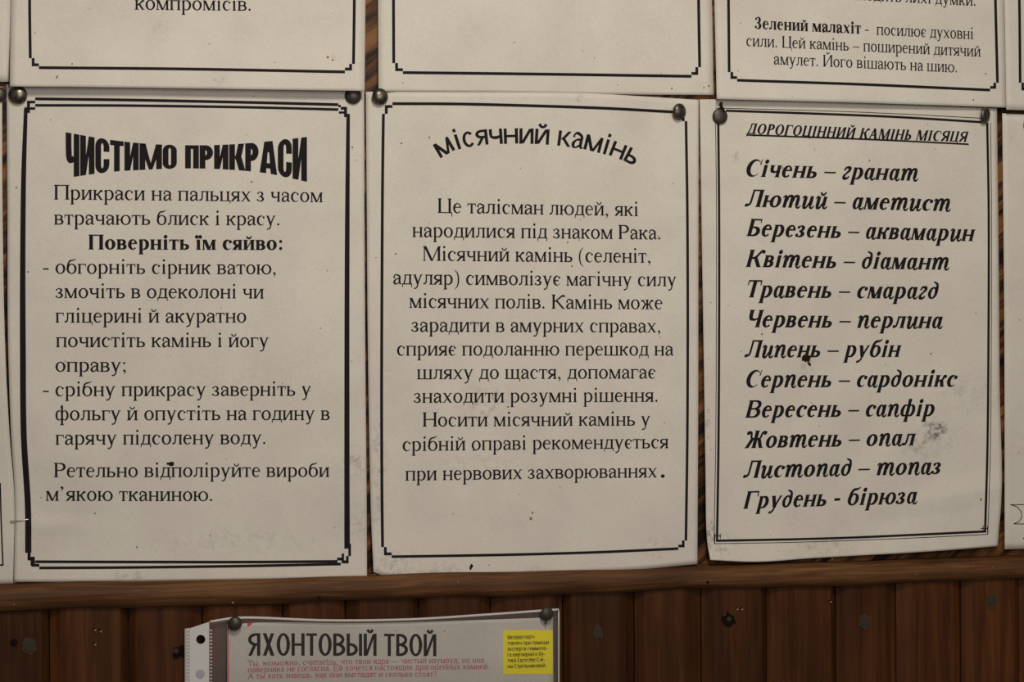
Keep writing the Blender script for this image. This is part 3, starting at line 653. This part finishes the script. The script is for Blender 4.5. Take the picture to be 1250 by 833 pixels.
p3 = Paper('printed_sheet', [(854, 121.5), (950, 121), (1060, 126), (1217, 132.5)], [(1217, 132.5), (1218, 220), (1219.5, 350), (1220.5, 480), (1223, 590), (1218, 667)], [(867, 684), (925, 686.3), (985, 682.3), (1043, 678.8), (1100, 675.8), (1160, 671.8), (1218, 667)],
    [(854, 121.5), (856, 250), (858.5, 400), (861, 560), (862.5, 650), (867, 684)],
    [[1.4, 1.6, 2.0, 2.0, 2.2], [1.8, 3.0, 3.4, 3.2, 2.6], [3.6, 3.0, 3.4, 3.8, 5.5], [5.0, 3.4, 3.4, 4.6, 7.5], [6.5, 4.2, 3.6, 5.4, 9.0], [9.5, 6.5, 6.5, 7.5, 8.5]],
    pm['3'], 'right sheet listing twelve months and gems in bold slanted letters', 'poster', G, nu=90, nv=120,
    extra=lambda u, v: .55 * math.sin((u * .36 + v * .55) * 42) * math.exp(-((u - .62) / .28) ** 2 - ((v - .62) / .26) ** 2) + .9 * max(0, 1 - abs(v - .81) / .05) * min(1, max(0, (u - .5) * 4)))
p4 = Paper('printed_sheet', [(1223.5, 138.5), (1335, 143)], [(1335, 143), (1335, 668)], [(1226.5, 671), (1335, 666)], [(1223.5, 138.5), (1226, 400), (1226.5, 671)],
    [[1.6, 1.4], [2.2, 2.8], [3, 3], [4, 3], [6, 5]], pm['b'], 'sliver of a sheet with a thin scroll outline at the right edge of the photo', 'poster', G, nu=16, nv=60)

# ---------------------------------------------------------------- printed frames
def frame(s, segs, label=None):
    polys = []
    for q in segs: polys += q
    return s.drape('frame_line', polys, ink, 0.00016, label)
w_ = 3.5
frame(up1, [up1.line([(36.4, -100), (36.2, 0), (37, 71)], w_), up1.line([(47.5, 82.6), (230, 84.3), (421, 87.8)], w_), up1.line([(432.8, -100), (432.5, 0), (431.5, 78)], w_),
            up1.corner(37, 71, 47.5, 82.6, 1, 1, w_), up1.corner(431.5, 78, 421, 87.8, -1, 1, w_)])
frame(up2, [up2.line([(480, -100), (480.3, 0), (480.6, 77)], w_), up2.line([(491.8, 88.6), (660, 90.5), (844, 93.2)], w_), up2.line([(852, -100), (852.7, 0), (854, 82)], w_),
            up2.corner(480.6, 77, 491.8, 88.6, 1, 1, w_), up2.corner(854, 82, 844, 93.2, -1, 1, w_)])
frame(up3, [up3.line([(888, -100), (889.2, 0), (890, 88)], 3.3), up3.line([(899.7, 98), (1050, 103), (1208.6, 110)], 3.3), up3.line([(1213, -100), (1215, 0), (1217.5, 101)], 3.3),
            up3.corner(890, 88, 899.7, 98, 1, 1, 3.3), up3.corner(1217.5, 101, 1208.6, 110, -1, 1, 3.3)])
frame(up4, [up4.line([(1242, -100), (1244.2, 0), (1245.2, 101)], 3.2), up4.line([(1255, 113), (1330, 117)], 3.2), up4.corner(1245.2, 101, 1255, 112, 1, 1, 3.2)])
# double frame of the left sheet
frame(p1, [p1.line([(43, 120.7), (160, 122.2), (300, 125), (413, 127.8)], 3.5), p1.line([(43, 128.6), (160, 129), (300, 131), (413, 133.8)], 3.2),
           p1.line([(31.5, 133), (28.8, 220), (27.8, 330), (28, 430), (29, 530), (34.0, 615), (34.6, 675)], [4.5, 6, 6.6, 7.2, 7.2, 7.4, 7.6]),
           p1.line([(425, 139), (424, 260), (423.5, 400), (423.5, 560), (423.7, 670)], [4.2, 5.5, 6.0, 6.4, 6.8]),
           p1.line([(43, 686), (160, 686.3), (300, 686.4), (412, 685.6)], 3.3), p1.line([(48, 693.6), (160, 693), (300, 691.2), (416, 688.8)], 3.3),
           p1.rect(33, 123, 36.6, 138), p1.rect(33, 123, 43, 126.2), p1.rect(36, 131, 43, 134), p1.rect(29.8, 131, 33.4, 140),
           p1.rect(413, 128, 416, 131), p1.rect(416, 130.4, 423.6, 134), p1.rect(413.5, 136, 420, 138.8), p1.rect(420, 133, 423.6, 143),
           p1.rect(33.6, 674, 37.4, 684), p1.rect(38.6, 682, 42.6, 692), p1.rect(37.4, 684, 39.2, 691), p1.rect(38.6, 688.6, 48, 692), p1.rect(34.2, 680, 42.6, 684.4),
           p1.rect(425.2, 664, 428.4, 679), p1.rect(417, 676, 420, 687), p1.rect(411.5, 681, 420, 684.4), p1.rect(417, 684.4, 425.6, 688), p1.rect(422.4, 679, 425.6, 687)],
      'thick double black frame line with stepped corners')
frame(p2, [p2.line([(479, 126.6), (560, 127), (650, 129.2), (740, 132.3), (826, 137)], 3.5), p2.line([(468, 139), (467, 220), (466.3, 330), (465.8, 480), (466.2, 600), (467, 668)], 3.5),
           p2.line([(837.3, 148), (839, 260), (839.5, 400), (838.9, 540), (837.2, 660)], 3.2), p2.line([(478, 679.8), (560, 678.6), (650, 676.8), (740, 674), (828, 670)], 3.2),
           p2.corner(468, 139, 479, 126.6, 1, -1, 3.5), p2.corner(837.3, 148, 827, 137, -1, -1, 3.2), p2.corner(467, 668, 478, 679.8, 1, 1, 3.4), p2.corner(837.2, 660, 828, 670, -1, 1, 3.2)])
frame(p3, [p3.line([(886, 135.2), (1000, 139), (1100, 143.2), (1203, 149.5)], 2.8), p3.line([(876.6, 140), (877.8, 260), (877.8, 400), (877, 540), (875.2, 661)], 2.8),
           p3.line([(1205, 150), (1206.8, 260), (1206.6, 400), (1205.4, 540), (1202.4, 650)], 2.8), p3.line([(874, 660.4), (960, 658.8), (1040, 656.5), (1120, 653), (1203.6, 649)], 2.8),
           p3.line([(873, 132), (1000, 135.2), (1100, 139.2), (1206, 144.8)], .8), p3.line([(873.4, 146), (874.6, 260), (874.4, 400), (873.6, 540), (871.5, 662)], .8),
           p3.line([(1209, 150), (1210.2, 260), (1210, 400), (1209, 540), (1205.8, 652)], .8), p3.line([(871, 664), (960, 662.5), (1040, 660), (1120, 656.8), (1206, 652.6)], .8),
           p3.rect(872, 652, 873, 664), p3.rect(878.6, 652, 879.6, 658), p3.rect(871, 654, 880, 655), p3.rect(1197, 645, 1206, 646), p3.rect(1199.5, 642, 1200.5, 648), p3.rect(1205, 642, 1206, 652)],
      'thin double frame line, heavy inside and hairline outside')
frame(p0, [p0.line([(.2, 590), (1.6, 640), (3.6, 690)], 1.8), p0.line([(-60, 692), (4.4, 690)], 1.8)])
frame(p4, [p4.line([(1233, 616.5), (1260, 616)], .9), p4.line([(1234, 616.5), (1243, 620), (1247.5, 628), (1245, 636), (1238, 639.5)], .9), p4.line([(1237, 639.8), (1260, 640)], .9), p4.line([(1248.5, 657.5), (1262, 657)], 1.3)], 'thin scroll outline')

# ---------------------------------------------------------------- printed lines
for t, a, b, em in (
    ('Прикраси на пальцях з часом', (66, 243.6), (394, 247), 26.6), ('втрачають блиск і красу.', (66, 274.3), (341, 275.3), 26.4),
    ('обгорніть сірник ватою,', (67.7, 334.3), (336.6, 335), 26.4), ('змочіть в одеколоні чи', (67.7, 364), (322, 364.6), 26.4),
    ('гліцерині й акуратно', (67.7, 394), (300.6, 394), 26.4), ('почистіть камінь і йогу', (68.4, 424), (328.3, 424), 26.4),
    ('оправу;', (67.7, 454), (153.7, 454), 26.4), ('срібну прикрасу заверніть у', (67.7, 484), (380, 483.4), 26.4),
    ('фольгу й опустіть на годину в', (67.7, 513.4), (402.5, 513), 26.4), ('гарячу підсолену воду.', (67.7, 543.2), (324, 542.4), 26.4),
    ('Ретельно відполіруйте вироби', (66, 582.8), (402, 582.5), 26.2), ('м’якою тканиною.', (56, 611.6), (259, 612), 26.2)):
    p1.text(t, REG, a, b, em)
p1.text('-', REG, (52.5, 334.3), (59.5, 334.3), 26, name='list_dash'); p1.text('-', REG, (52.5, 484), (59.5, 484), 26, name='list_dash')
p1.text('Поверніть їм сяйво:', BOLD, (108, 304.7), (344.5, 305.4), 26.6, label='bold centred line')
for t, a, b, em in (
    ('Це талісман людей, які', (534.3, 260), (778.7, 264), 26.6), ('народилися під знаком Рака.', (503.3, 289.5), (806, 292.5), 26.6),
    ('Місячний камінь (селеніт,', (516.3, 318.4), (794, 321), 26.6), ('адуляр) символізує магічну силу', (480, 347.2), (826, 349.7), 26.4),
    ('місячних полів. Камінь може', (499.7, 376), (808.6, 377.8), 26.4), ('зарадити в амурних справах,', (502, 405.2), (806, 406.2), 26.3),
    ('сприяє подоланню перешкод на', (484.6, 434.3), (822.3, 434.3), 26.2), ('шляху до щастя, допомагає', (509, 463.2), (800, 462.4), 26.0),
    ('знаходити розумні рішення.', (505, 492), (802.5, 490.8), 26.0), ('Носити місячний камінь у', (516, 521), (794, 519.8), 26.0),
    ('срібній оправі рекомендується', (491.4, 551), (816, 547.4), 25.8), ('при нервових захворюваннях', (494.7, 587), (802, 583.1), 25.8)):
    p2.text(t, REG, a, b, em)
p2.text('.', BOLD, (806.6, 583), (811.4, 583), 30, name='full_stop')
for t, a, b in (
    ('Січень – гранат', (911, 215.6), (1121, 221)), ('Лютий – аметист', (909, 252.5), (1160.7, 258)), ('Березень – аквамарин', (911, 288.3), (1191, 294.6)),
    ('Квітень – діамант', (910, 326), (1159, 329.6)), ('Травень – смарагд', (912.7, 363.2), (1146, 365)), ('Червень – перлина', (914.5, 399.6), (1151, 401)),
    ('Липень – рубін', (908.7, 436.6), (1100.6, 436)), ('Серпень – сардонікс', (911, 473.3), (1169, 472.4)), ('Вересень – сапфір', (909.4, 510.2), (1141, 508.2)),
    ('Жовтень – опал', (908, 547.4), (1118.6, 544)), ('Листопад – топаз', (907, 584), (1148.5, 579)), ('Грудень - бірюза', (907, 621.4), (1120, 615))):
    p3.text(t, BI, a, b, 31.4, track=14)
p3.text('ДОРОГОЦІННИЙ КАМІНЬ МІСЯЦЯ', TITLE_I, (910.5, 163.2), (1182.7, 173.4), 19.5, name='heading', label='underlined slanted capitals', mid=.6, track=24)
p3.drape('underline', p3.line([(911, 164.8), (1000, 168.0), (1090, 171.6), (1182.5, 176.2)], 2.0), ink)
up1.text('компромісів.', REG, (164.5, 11.8), (306, 13.2), 26.6)
up3.text('знешкодить лихі думки.', REG, (1010, -2), (1190.6, 7.2), 21)
up3.text('Зелений малахіт', BOLD, (921.3, 35.2), (1051, 41.4), 21.8, label='bold opening words')
up3.text('-', REG, (1056, 41.6), (1060.5, 41.8), 21, name='dash'); up3.text('посилює духовні', REG, (1070, 42.6), (1187.7, 48), 21.5)
up3.text('сили. Цей камінь – поширений дитячий', REG, (911, 56.3), (1197, 69.3), 21.5); up3.text('амулет. Його вішають на шию.', REG, (944.7, 78.6), (1168, 88.6), 21.5)
# heading on an arc
base = [Vector((*p, 0)) for p in ((537, 193.2), (556, 183.8), (580, 178.2), (604, 176.2), (630, 175.4), (657, 176.0), (684, 178.2), (708, 181.6), (731, 186.6), (753, 193.0), (774, 202.5))]
_s = [cr(base, i / 200) for i in range(201)]; _l = [0.0]
for i in range(200): _l.append(_l[-1] + (_s[i + 1] - _s[i]).length)
def arc(t):
    k = next((i for i in range(200) if _l[i + 1] >= t * _l[-1]), 199)
    return (k + (t * _l[-1] - _l[k]) / (_l[k + 1] - _l[k])) / 200
lay = layout('місячний камінь', SANS); tot = lay[-1][1] + lay[-1][2]; polys = []
for ps, x0, adv in lay:
    tc = arc((x0 + adv / 2) / tot); c = cr(base, tc); d = cr(base, min(1, tc + .02)) - cr(base, max(0, tc - .02)); d.normalize(); sx = 258 / tot * .98; sy = 36.0 / 1000
    th = (tc - .5) * 2 * math.radians(3); d = Vector((d.x * math.cos(th) - d.y * math.sin(th), d.x * math.sin(th) + d.y * math.cos(th), 0))
    for p in ps:
        q = []
        for x, y in p:
            X = (x - adv / 2) * sx * 1.03; Y = y * sy; w = p2.at(c.x + d.x * X + d.y * Y, c.y + d.y * X - d.x * Y); q.append((w.x, w.z))
        polys.append(q)
p2.drape('heading', polys, ink, label='arched sans serif heading')
# heavy heading pinched in the middle
lay = layout('ЧИСТИМО ПРИКРАСИ', IMPACT, 4)
for k, (ps, x0, adv) in enumerate(lay): pass
xs = [x0 + x for ps, x0, _ in lay for p in ps for x, y in p]; mn, mx = min(xs), max(xs)
topc = [161.5, 170.0, 175.5, 177.4, 176.6, 172.8, 167.3]; botc = [217.5, 210.5, 207.2, 205.6, 207.0, 211.6, 222.0]
polys = []
for ps, x0, adv in lay:
    for p in ps:
        q = []; pp = []
        for i in range(len(p)):
            a, b = p[i], p[(i + 1) % len(p)]; n = max(1, int(max(abs(b[0] - a[0]), abs(b[1] - a[1])) / 150))
            for j in range(n): pp.append((lerp(a[0], b[0], j / n), lerp(a[1], b[1], j / n)))
        for x, y in pp:
            t = (x0 + x - mn) / (mx - mn); w = p1.at(80.2 + t * 294.5, lerp(cr(botc, t), cr(topc, t), y / IMPACT.ch)); q.append((w.x, w.z))
        polys.append(q)
p1.drape('heading', polys, ink, label='heavy black heading, taller at both ends')

# marks on the sheets
p3.blob('torn_chip', 984.5, 437.5, 4.6, 5.6, m_chip, 'small dark torn chip', .5, 2); p3.blob('torn_chip', 987.5, 444.5, 1.6, 3, m_chip, None, -.5, 3)
p1.blob('torn_chip', 208, 566.5, 5, 2.4, m_chip, 'small dark torn chip', .1, 4); p2.blob('torn_chip', 575, 692, 1.9, 3.6, m_chip, 'small dark torn chip', .5, 5)
p2.blob('brown_spot', 648, 633, 1.7, 1.7, m_rust, None, 0, 6, .15); p2.blob('brown_spot', 650, 626, .9, 1.6, m_rust, None, .3, 7, .15)
p3.blob('brown_spot', 1197, 610, 1.2, 1.6, m_rust, None, 0, 8, .2); up1.blob('brown_spot', 400, 69.8, 1.4, 1.4, m_rust, None, 0, 9, .2); up1.blob('brown_spot', 406, 73, 1.1, 1.1, m_rust, None, 0, 9, .2)
p2.blob('torn_chip', 458, 700.5, 3.4, 1.6, m_chip, 'ragged dark nick at the corner', .3, 11, .6); p2.blob('torn_chip', 463, 702.5, 2.4, 1.0, m_chip, None, .3, 12, .6)
for s_, pts in ((p1, [(20, 229), (112, 182), (307, 222), (34, 332), (116, 627), (167, 668), (430, 180)]), (p2, [(490, 175), (524, 168), (698, 325), (693, 296), (620, 497), (578, 550), (483, 310)]), (p3, [(1061, 196), (930, 408), (1136, 432), (955, 205)]), (up1, [(70, 93), (88, 78), (69, 95)]), (up2, [(865, 105), (820, 108), (859, 107)]), (up3, [(1203, 90), (1188, 122)])):
    for px, py in pts: s_.blob('speck', px, py, .8, .9, m_chip, None, 0, 3, .2)

# ---------------------------------------------------------------- pins
def pin(px, py, r_px, surf_mm, mat, label, tilt=(0, 0), flat=0.62, squash=1.0):
    d = surf_mm / 1000.0; k = (P(px, py, d) - P(px + 10, py, d)).length / 10; r = r_px * (P(px, py, d) - P(px, py + 10, d)).length / 10
    root = empty('push_pin', P(px, py, d)); root.rotation_euler = (math.radians(tilt[0]), 0, math.radians(tilt[1]))
    tag(root, label, 'pin', 'round-headed pins holding the sheets')
    h = r * flat; pr = [(0.0001, -h)]
    for i in range(1, 11): a = math.radians(9 * i); pr.append((r * math.sin(a), -h * math.cos(a)))
    pr += [(r * .97, r * .06), (r * .80, r * .02), (0.0001, -h * .35)]
    v, f = lathe(pr); o = mesh_obj('head', v, f, mat, root, smooth=True)
    v, f = lathe([(0.0001, -h * .5), (0.0005, -h * .5), (0.0005, 0.006), (0.0001, 0.008)], 10); mesh_obj('shaft', v, f, m_steel, root, smooth=True)
    return root
pin(22, 116, 11.2, 2.2, m_pin, 'tarnished round pin at the top left corner of the large left sheet')
pin(431, 117.0, 10.2, 1.8, m_pin_dark, 'dark round pin half hidden at the top right corner of the large left sheet')
pin(464, 118, 10.2, 3.6, m_pin, 'tarnished round pin at the top left corner of the middle sheet', (0, 8))
pin(829, 136.5, 10.2, 3.2, m_pin, 'tarnished round pin at the top right corner of the middle sheet', (5, 25))
pin(879, 142, 9.6, 2.8, m_pin_dark, 'dark scratched flat-headed pin at the top left corner of the right sheet', (0, 0), .35)
pin(1201.5, 141, 10.4, 3.4, m_pin, 'tarnished pin seen edge-on at the top right corner of the right sheet', (10, 42))
pin(-2, 115.5, 9.5, 2.0, m_pin_dark, 'dark pin cut off by the left edge of the photo')
pin(1258, 153, 9.5, 2.4, m_pin_dark, 'dark pin cut off by the right edge of the photo')
# bit of dark thread behind the right sheet's pin
v, f = tube([P(880.5, 125, .0035), P(880.3, 129, .004), P(882.5, 133, .004), P(884, 137, .0035)], .0009)
tag(mesh_obj('thread_scrap', v, f, m_chip, origin=P(882, 131, .0035), smooth=True), 'short curl of dark thread above the flat-headed pin on the right sheet', 'thread')
# staple
a, b = p1.at(13, 636.8), p1.at(35.5, 634.4); off = Vector((0, -0.0005, 0))
v, f = tube([a + Vector((0, .0018, -.0006)), a + off * .6, a.lerp(b, .1) + off, a.lerp(b, .9) + off, b + off * .6, b + Vector((0, .0018, 0))], .00036)
tag(mesh_obj('staple', v, f, m_steel, origin=a.lerp(b, .5), smooth=True), 'thin metal staple joining the left sheet to its neighbour near the rail', 'staple')

# ---------------------------------------------------------------- the page in its plastic sleeve
m_page = paper_mat('magazine_page', (0.43, 0.405, 0.365), [(330, 800, 30, 30, .2, GREY)])
yb = 1260
page = Paper('printed_page', [(277, 763), (330, 760), (440, 761), (560, 758), (675, 754)], [(675, 754), (676, 900), (677, yb)], [(280, yb), (677, yb)], [(277, 763), (277.5, 900), (280, yb)],
    [[9.2, 9.5, 9.8, 9.6, 9.2], [10.6, 10.6, 10.8, 10.6, 10.4], [10.4, 10.4, 10.4, 10.4, 10.4], [10, 10, 10, 10, 10]], m_page, 'magazine page in the clear sleeve with a tall condensed black heading', 'page', nu=60, nv=60)
page.text('ЯХОНТОВЫЙ ТВОЙ', COND, (302.8, 800.8), (532.6, 801.4), 30.2, name='heading', label='tall condensed black heading', mid=-.3)
for t, a, b in (('Ты, возможно, считаешь, что твои ядра — чистый изумруд, но она', (302.5, 813.6), (591, 809.4)),
                ('наверняка не согласна. Ей хочется настоящих драгоценных камней.', (302.5, 821.2), (597, 817.2)), ('А ты хоть знаешь, как они выглядят и сколько стоят?', (302.5, 829), (532.8, 826.6))):
    page.text(t, SLAB, a, b, 10.2, red_ink, track=34, label='small red printed line', mid=-.8)
m_yel, _, _ = new_mat('yellow_print', 0.55, (0.62, 0.53, 0.012), spec=.25); m_redp, _, _ = new_mat('red_print', 0.55, (0.50, 0.03, 0.04), spec=.25)
page.drape('note_box', page.line([(644.3, 769.6), (644.3, 823.2)], 60.6, 4), m_yel, 0.00012, 'yellow printed box')
for i, (t, xe) in enumerate((('Материал подго-', 653), ('товлен при помощи', 669.8), ('эксперта-геммоло-', 668), ('га ювелирного бу-', 665), ('тика Eurotime Еле-', 665), ('ны Стрельниковой.', 666.5))):
    y = 780.0 + i * 7.05; page.text(t, SMALLB, (619.5, y + .6), (xe, y - .4), 6.5, lift=.0003, track=20, label='tiny bold line in the yellow box')
tri = [page.at(*p) for p in ((302, 757.5 + 3), (309, 761.2), (302.2, 766))]; page.drape('red_triangle', [[(p.x, p.z) for p in tri]], m_redp)
page.drape('red_edge', page.line([(278.2, 764), (278.6, 900)], 1.2), m_redp, label='thin red margin line')
# sleeve
def film_mat(name, haze, col):
    m, nt, b = new_mat(name, 0.3); L = nt.links; nt.nodes.remove(b); out = nt.nodes['Material Output']
    tr = nd(nt, 'ShaderNodeBsdfTransparent'); tr.inputs[0].default_value = (0.985, 0.98, 0.98, 1)
    df = nd(nt, 'ShaderNodeBsdfDiffuse'); df.inputs[0].default_value = (*col, 1); gl = nd(nt, 'ShaderNodeBsdfGlossy'); gl.inputs['Roughness'].default_value = .22
    m1 = nd(nt, 'ShaderNodeMixShader'); m1.inputs[0].default_value = haze; L.new(tr.outputs[0], m1.inputs[1]); L.new(df.outputs[0], m1.inputs[2])
    fr = nd(nt, 'ShaderNodeFresnel'); fr.inputs[0].default_value = 1.25; m2 = nd(nt, 'ShaderNodeMixShader'); L.new(fr.outputs[0], m2.inputs[0]); L.new(m1.outputs[0], m2.inputs[1]); L.new(gl.outputs[0], m2.inputs[2])
    L.new(m2.outputs[0], out.inputs[0]); return m
m_film = film_mat('clear_film', 0.02, (0.7, 0.66, 0.62)); m_film_back = film_mat('milky_film', 0.08, (0.62, 0.55, 0.55))
m_strip, _, _ = new_mat('white_strip_plastic', 0.35, (0.50, 0.48, 0.47)); m_seam = film_mat('welded_seam', 0.45, (0.8, 0.76, 0.72))
def sheet(top, right, bottom, left, dep, nu, nv):
    tp = [Vector((*p, 0)) for p in top]; bt = [Vector((*p, 0)) for p in bottom]; lf = [Vector((*p, 0)) for p in left]; rt = [Vector((*p, 0)) for p in right]; vs, fs = [], []
    for j in range(nv + 1):
        v = j / nv
        for i in range(nu + 1):
            u = i / nu; q = cr(tp, u) * (1 - v) + cr(bt, u) * v + cr(lf, v) * (1 - u) + cr(rt, v) * u - (tp[0] * (1 - u) * (1 - v) + tp[-1] * u * (1 - v) + bt[0] * (1 - u) * v + bt[-1] * u * v)
            vs.append(P(q.x, q.y, dep(u, v)))
    for j in range(nv):
        for i in range(nu): a = j * (nu + 1) + i; fs.append((a, a + nu + 1, a + nu + 2, a + 1))
    return vs, fs
sl = empty('plastic_sleeve', P(455, 900, .010)); tag(sl, 'clear plastic sleeve with a white punched strip, pinned over the magazine page', 'sleeve')
org = sl.location
topl = [(256, 759), (300, 754), (400, 757.5), (500, 756.2), (600, 750), (682, 744)]
args = (topl, [(682, 744), (683, yb)], [(256, yb + 8), (683, yb + 8)], [(256, 759), (257, yb)])
v, f = sheet(*args, lambda u, v: .0118 + .0005 * math.sin(9 * u + 2) - .001 * max(0, 1 - v * 12), 48, 24); mesh_obj('front_film', v, f, m_film, sl, org, True)
v, f = sheet(*args, lambda u, v: .0082 + .0002 * math.sin(7 * u), 24, 12); mesh_obj('back_film', v, f, m_film_back, sl, org, True)
v, f = tube([P(x, y + .3, .0112) for x, y in [(cr([Vector((*p, 0)) for p in topl], i / 40).x, cr([Vector((*p, 0)) for p in topl], i / 40).y) for i in range(41)]], .00075)
mesh_obj('top_edge', v, f, m_seam, sl, org, True)
v, f = tube([P(682, 745 + i * 20, .0100) for i in range(26)], .0006); mesh_obj('side_edge', v, f, m_seam, sl, org, True)
# punched strip with real holes
def strip_mesh():
    hs = [(245, 781, 5.6), (244.5, 880, 5.6), (244.5, 1040, 5.6)]; vs, fs = [], []; x0, x1 = 231.5, 255.5; dd = .0105; n = 24
    rows = [766, 770] + [y for h in hs for y in (h[1] - 10, h[1] + 10)] + [yb]
    L_ = lambda y: x0 + (0 if y > 770 else 0)
    def add(x, y): vs.append(P(x, y, dd)); return len(vs) - 1
    def quad(ya, yb_, ta=0): 
        a, b, c, d = add(x0, ya + (2 if ta else 0)), add(x1, ya - (6 if ta else 0)), add(x1, yb_), add(x0, yb_); fs.append((a, d, c, b))
    quad(765.5, 771, 1)
    for i in range(3, len(rows) - 1, 2): quad(rows[i], rows[i + 1])
    for hx, hy, r in hs:
        ya, yc = hy - 10, hy + 10; ring = [add(hx + r * math.cos(2 * math.pi * k / n), hy + r * math.sin(2 * math.pi * k / n)) for k in range(n)]; outr = []
        for k in range(n):
            a = 2 * math.pi * k / n; c, s_ = math.cos(a), math.sin(a); tx = ((x1 - hx) if c > 0 else (hx - x0)) / max(abs(c), 1e-6); ty = 10 / max(abs(s_), 1e-6); t = min(tx, ty)
            outr.append(add(hx + c * t, hy + s_ * t))
        for k in range(n): b = (k + 1) % n; fs.append((outr[k], ring[k], ring[b], outr[b]))
        for cx_, cy_ in ((x0, ya), (x1, ya), (x1, yc), (x0, yc)):
            ci = add(cx_, cy_); near = sorted(range(n), key=lambda k: (vs[outr[k]] - vs[ci]).length)[:2]; fs.append((ci, outr[near[0]], outr[near[1]]))
    return vs, fs
v, f = strip_mesh(); st = mesh_obj('punched_strip', v, f, m_strip, sl, org); sm = st.modifiers.new('t', 'SOLIDIFY'); sm.thickness = .0003; st['label'] = 'white plastic strip with punched holes'
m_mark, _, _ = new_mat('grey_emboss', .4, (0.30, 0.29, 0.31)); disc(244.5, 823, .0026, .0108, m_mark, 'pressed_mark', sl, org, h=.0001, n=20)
v, f = sheet([(225.5, 768), (231.5, 766.8)], [(231.5, 766.8), (231.5, yb)], [(227, yb), (231.5, yb)], [(225.5, 768), (227, yb)], lambda u, v: .0102, 2, 20); mesh_obj('outer_film', v, f, m_seam, sl, org, True)
vs, fs = [], []
for x in (229.5, 257.5):
    for i in range(45):
        y = 770 + i * 4.2; q = [P(x + a, y + b, .0122 if x > 240 else .0107) for a, b in ((-1.6, -.9), (1.6, -.9), (1.6, .9), (-1.6, .9))]; k = len(vs); vs += q; fs.append((k, k + 3, k + 2, k + 1))
o = mesh_obj('weld_mark', vs, fs, m_seam, sl, org); o['kind'] = 'stuff'
pin(287, 761.5, 8.6, 12.0, m_pin_dark, 'dark round pin through the sleeve beside the small red triangle')
pr_ = pin(667.5, 749.5, 8.4, 12.0, m_pin_green, 'blackish pin at the top right corner of the plastic sleeve', (0, 10))
v, f = tube([P(667.5, 756, .012) - pr_.location, P(666.5, 762, .012) - pr_.location], .0006); mesh_obj('bent_tip', v, f, m_pin_green, pr_)
# child origins were written relative to unrotated roots
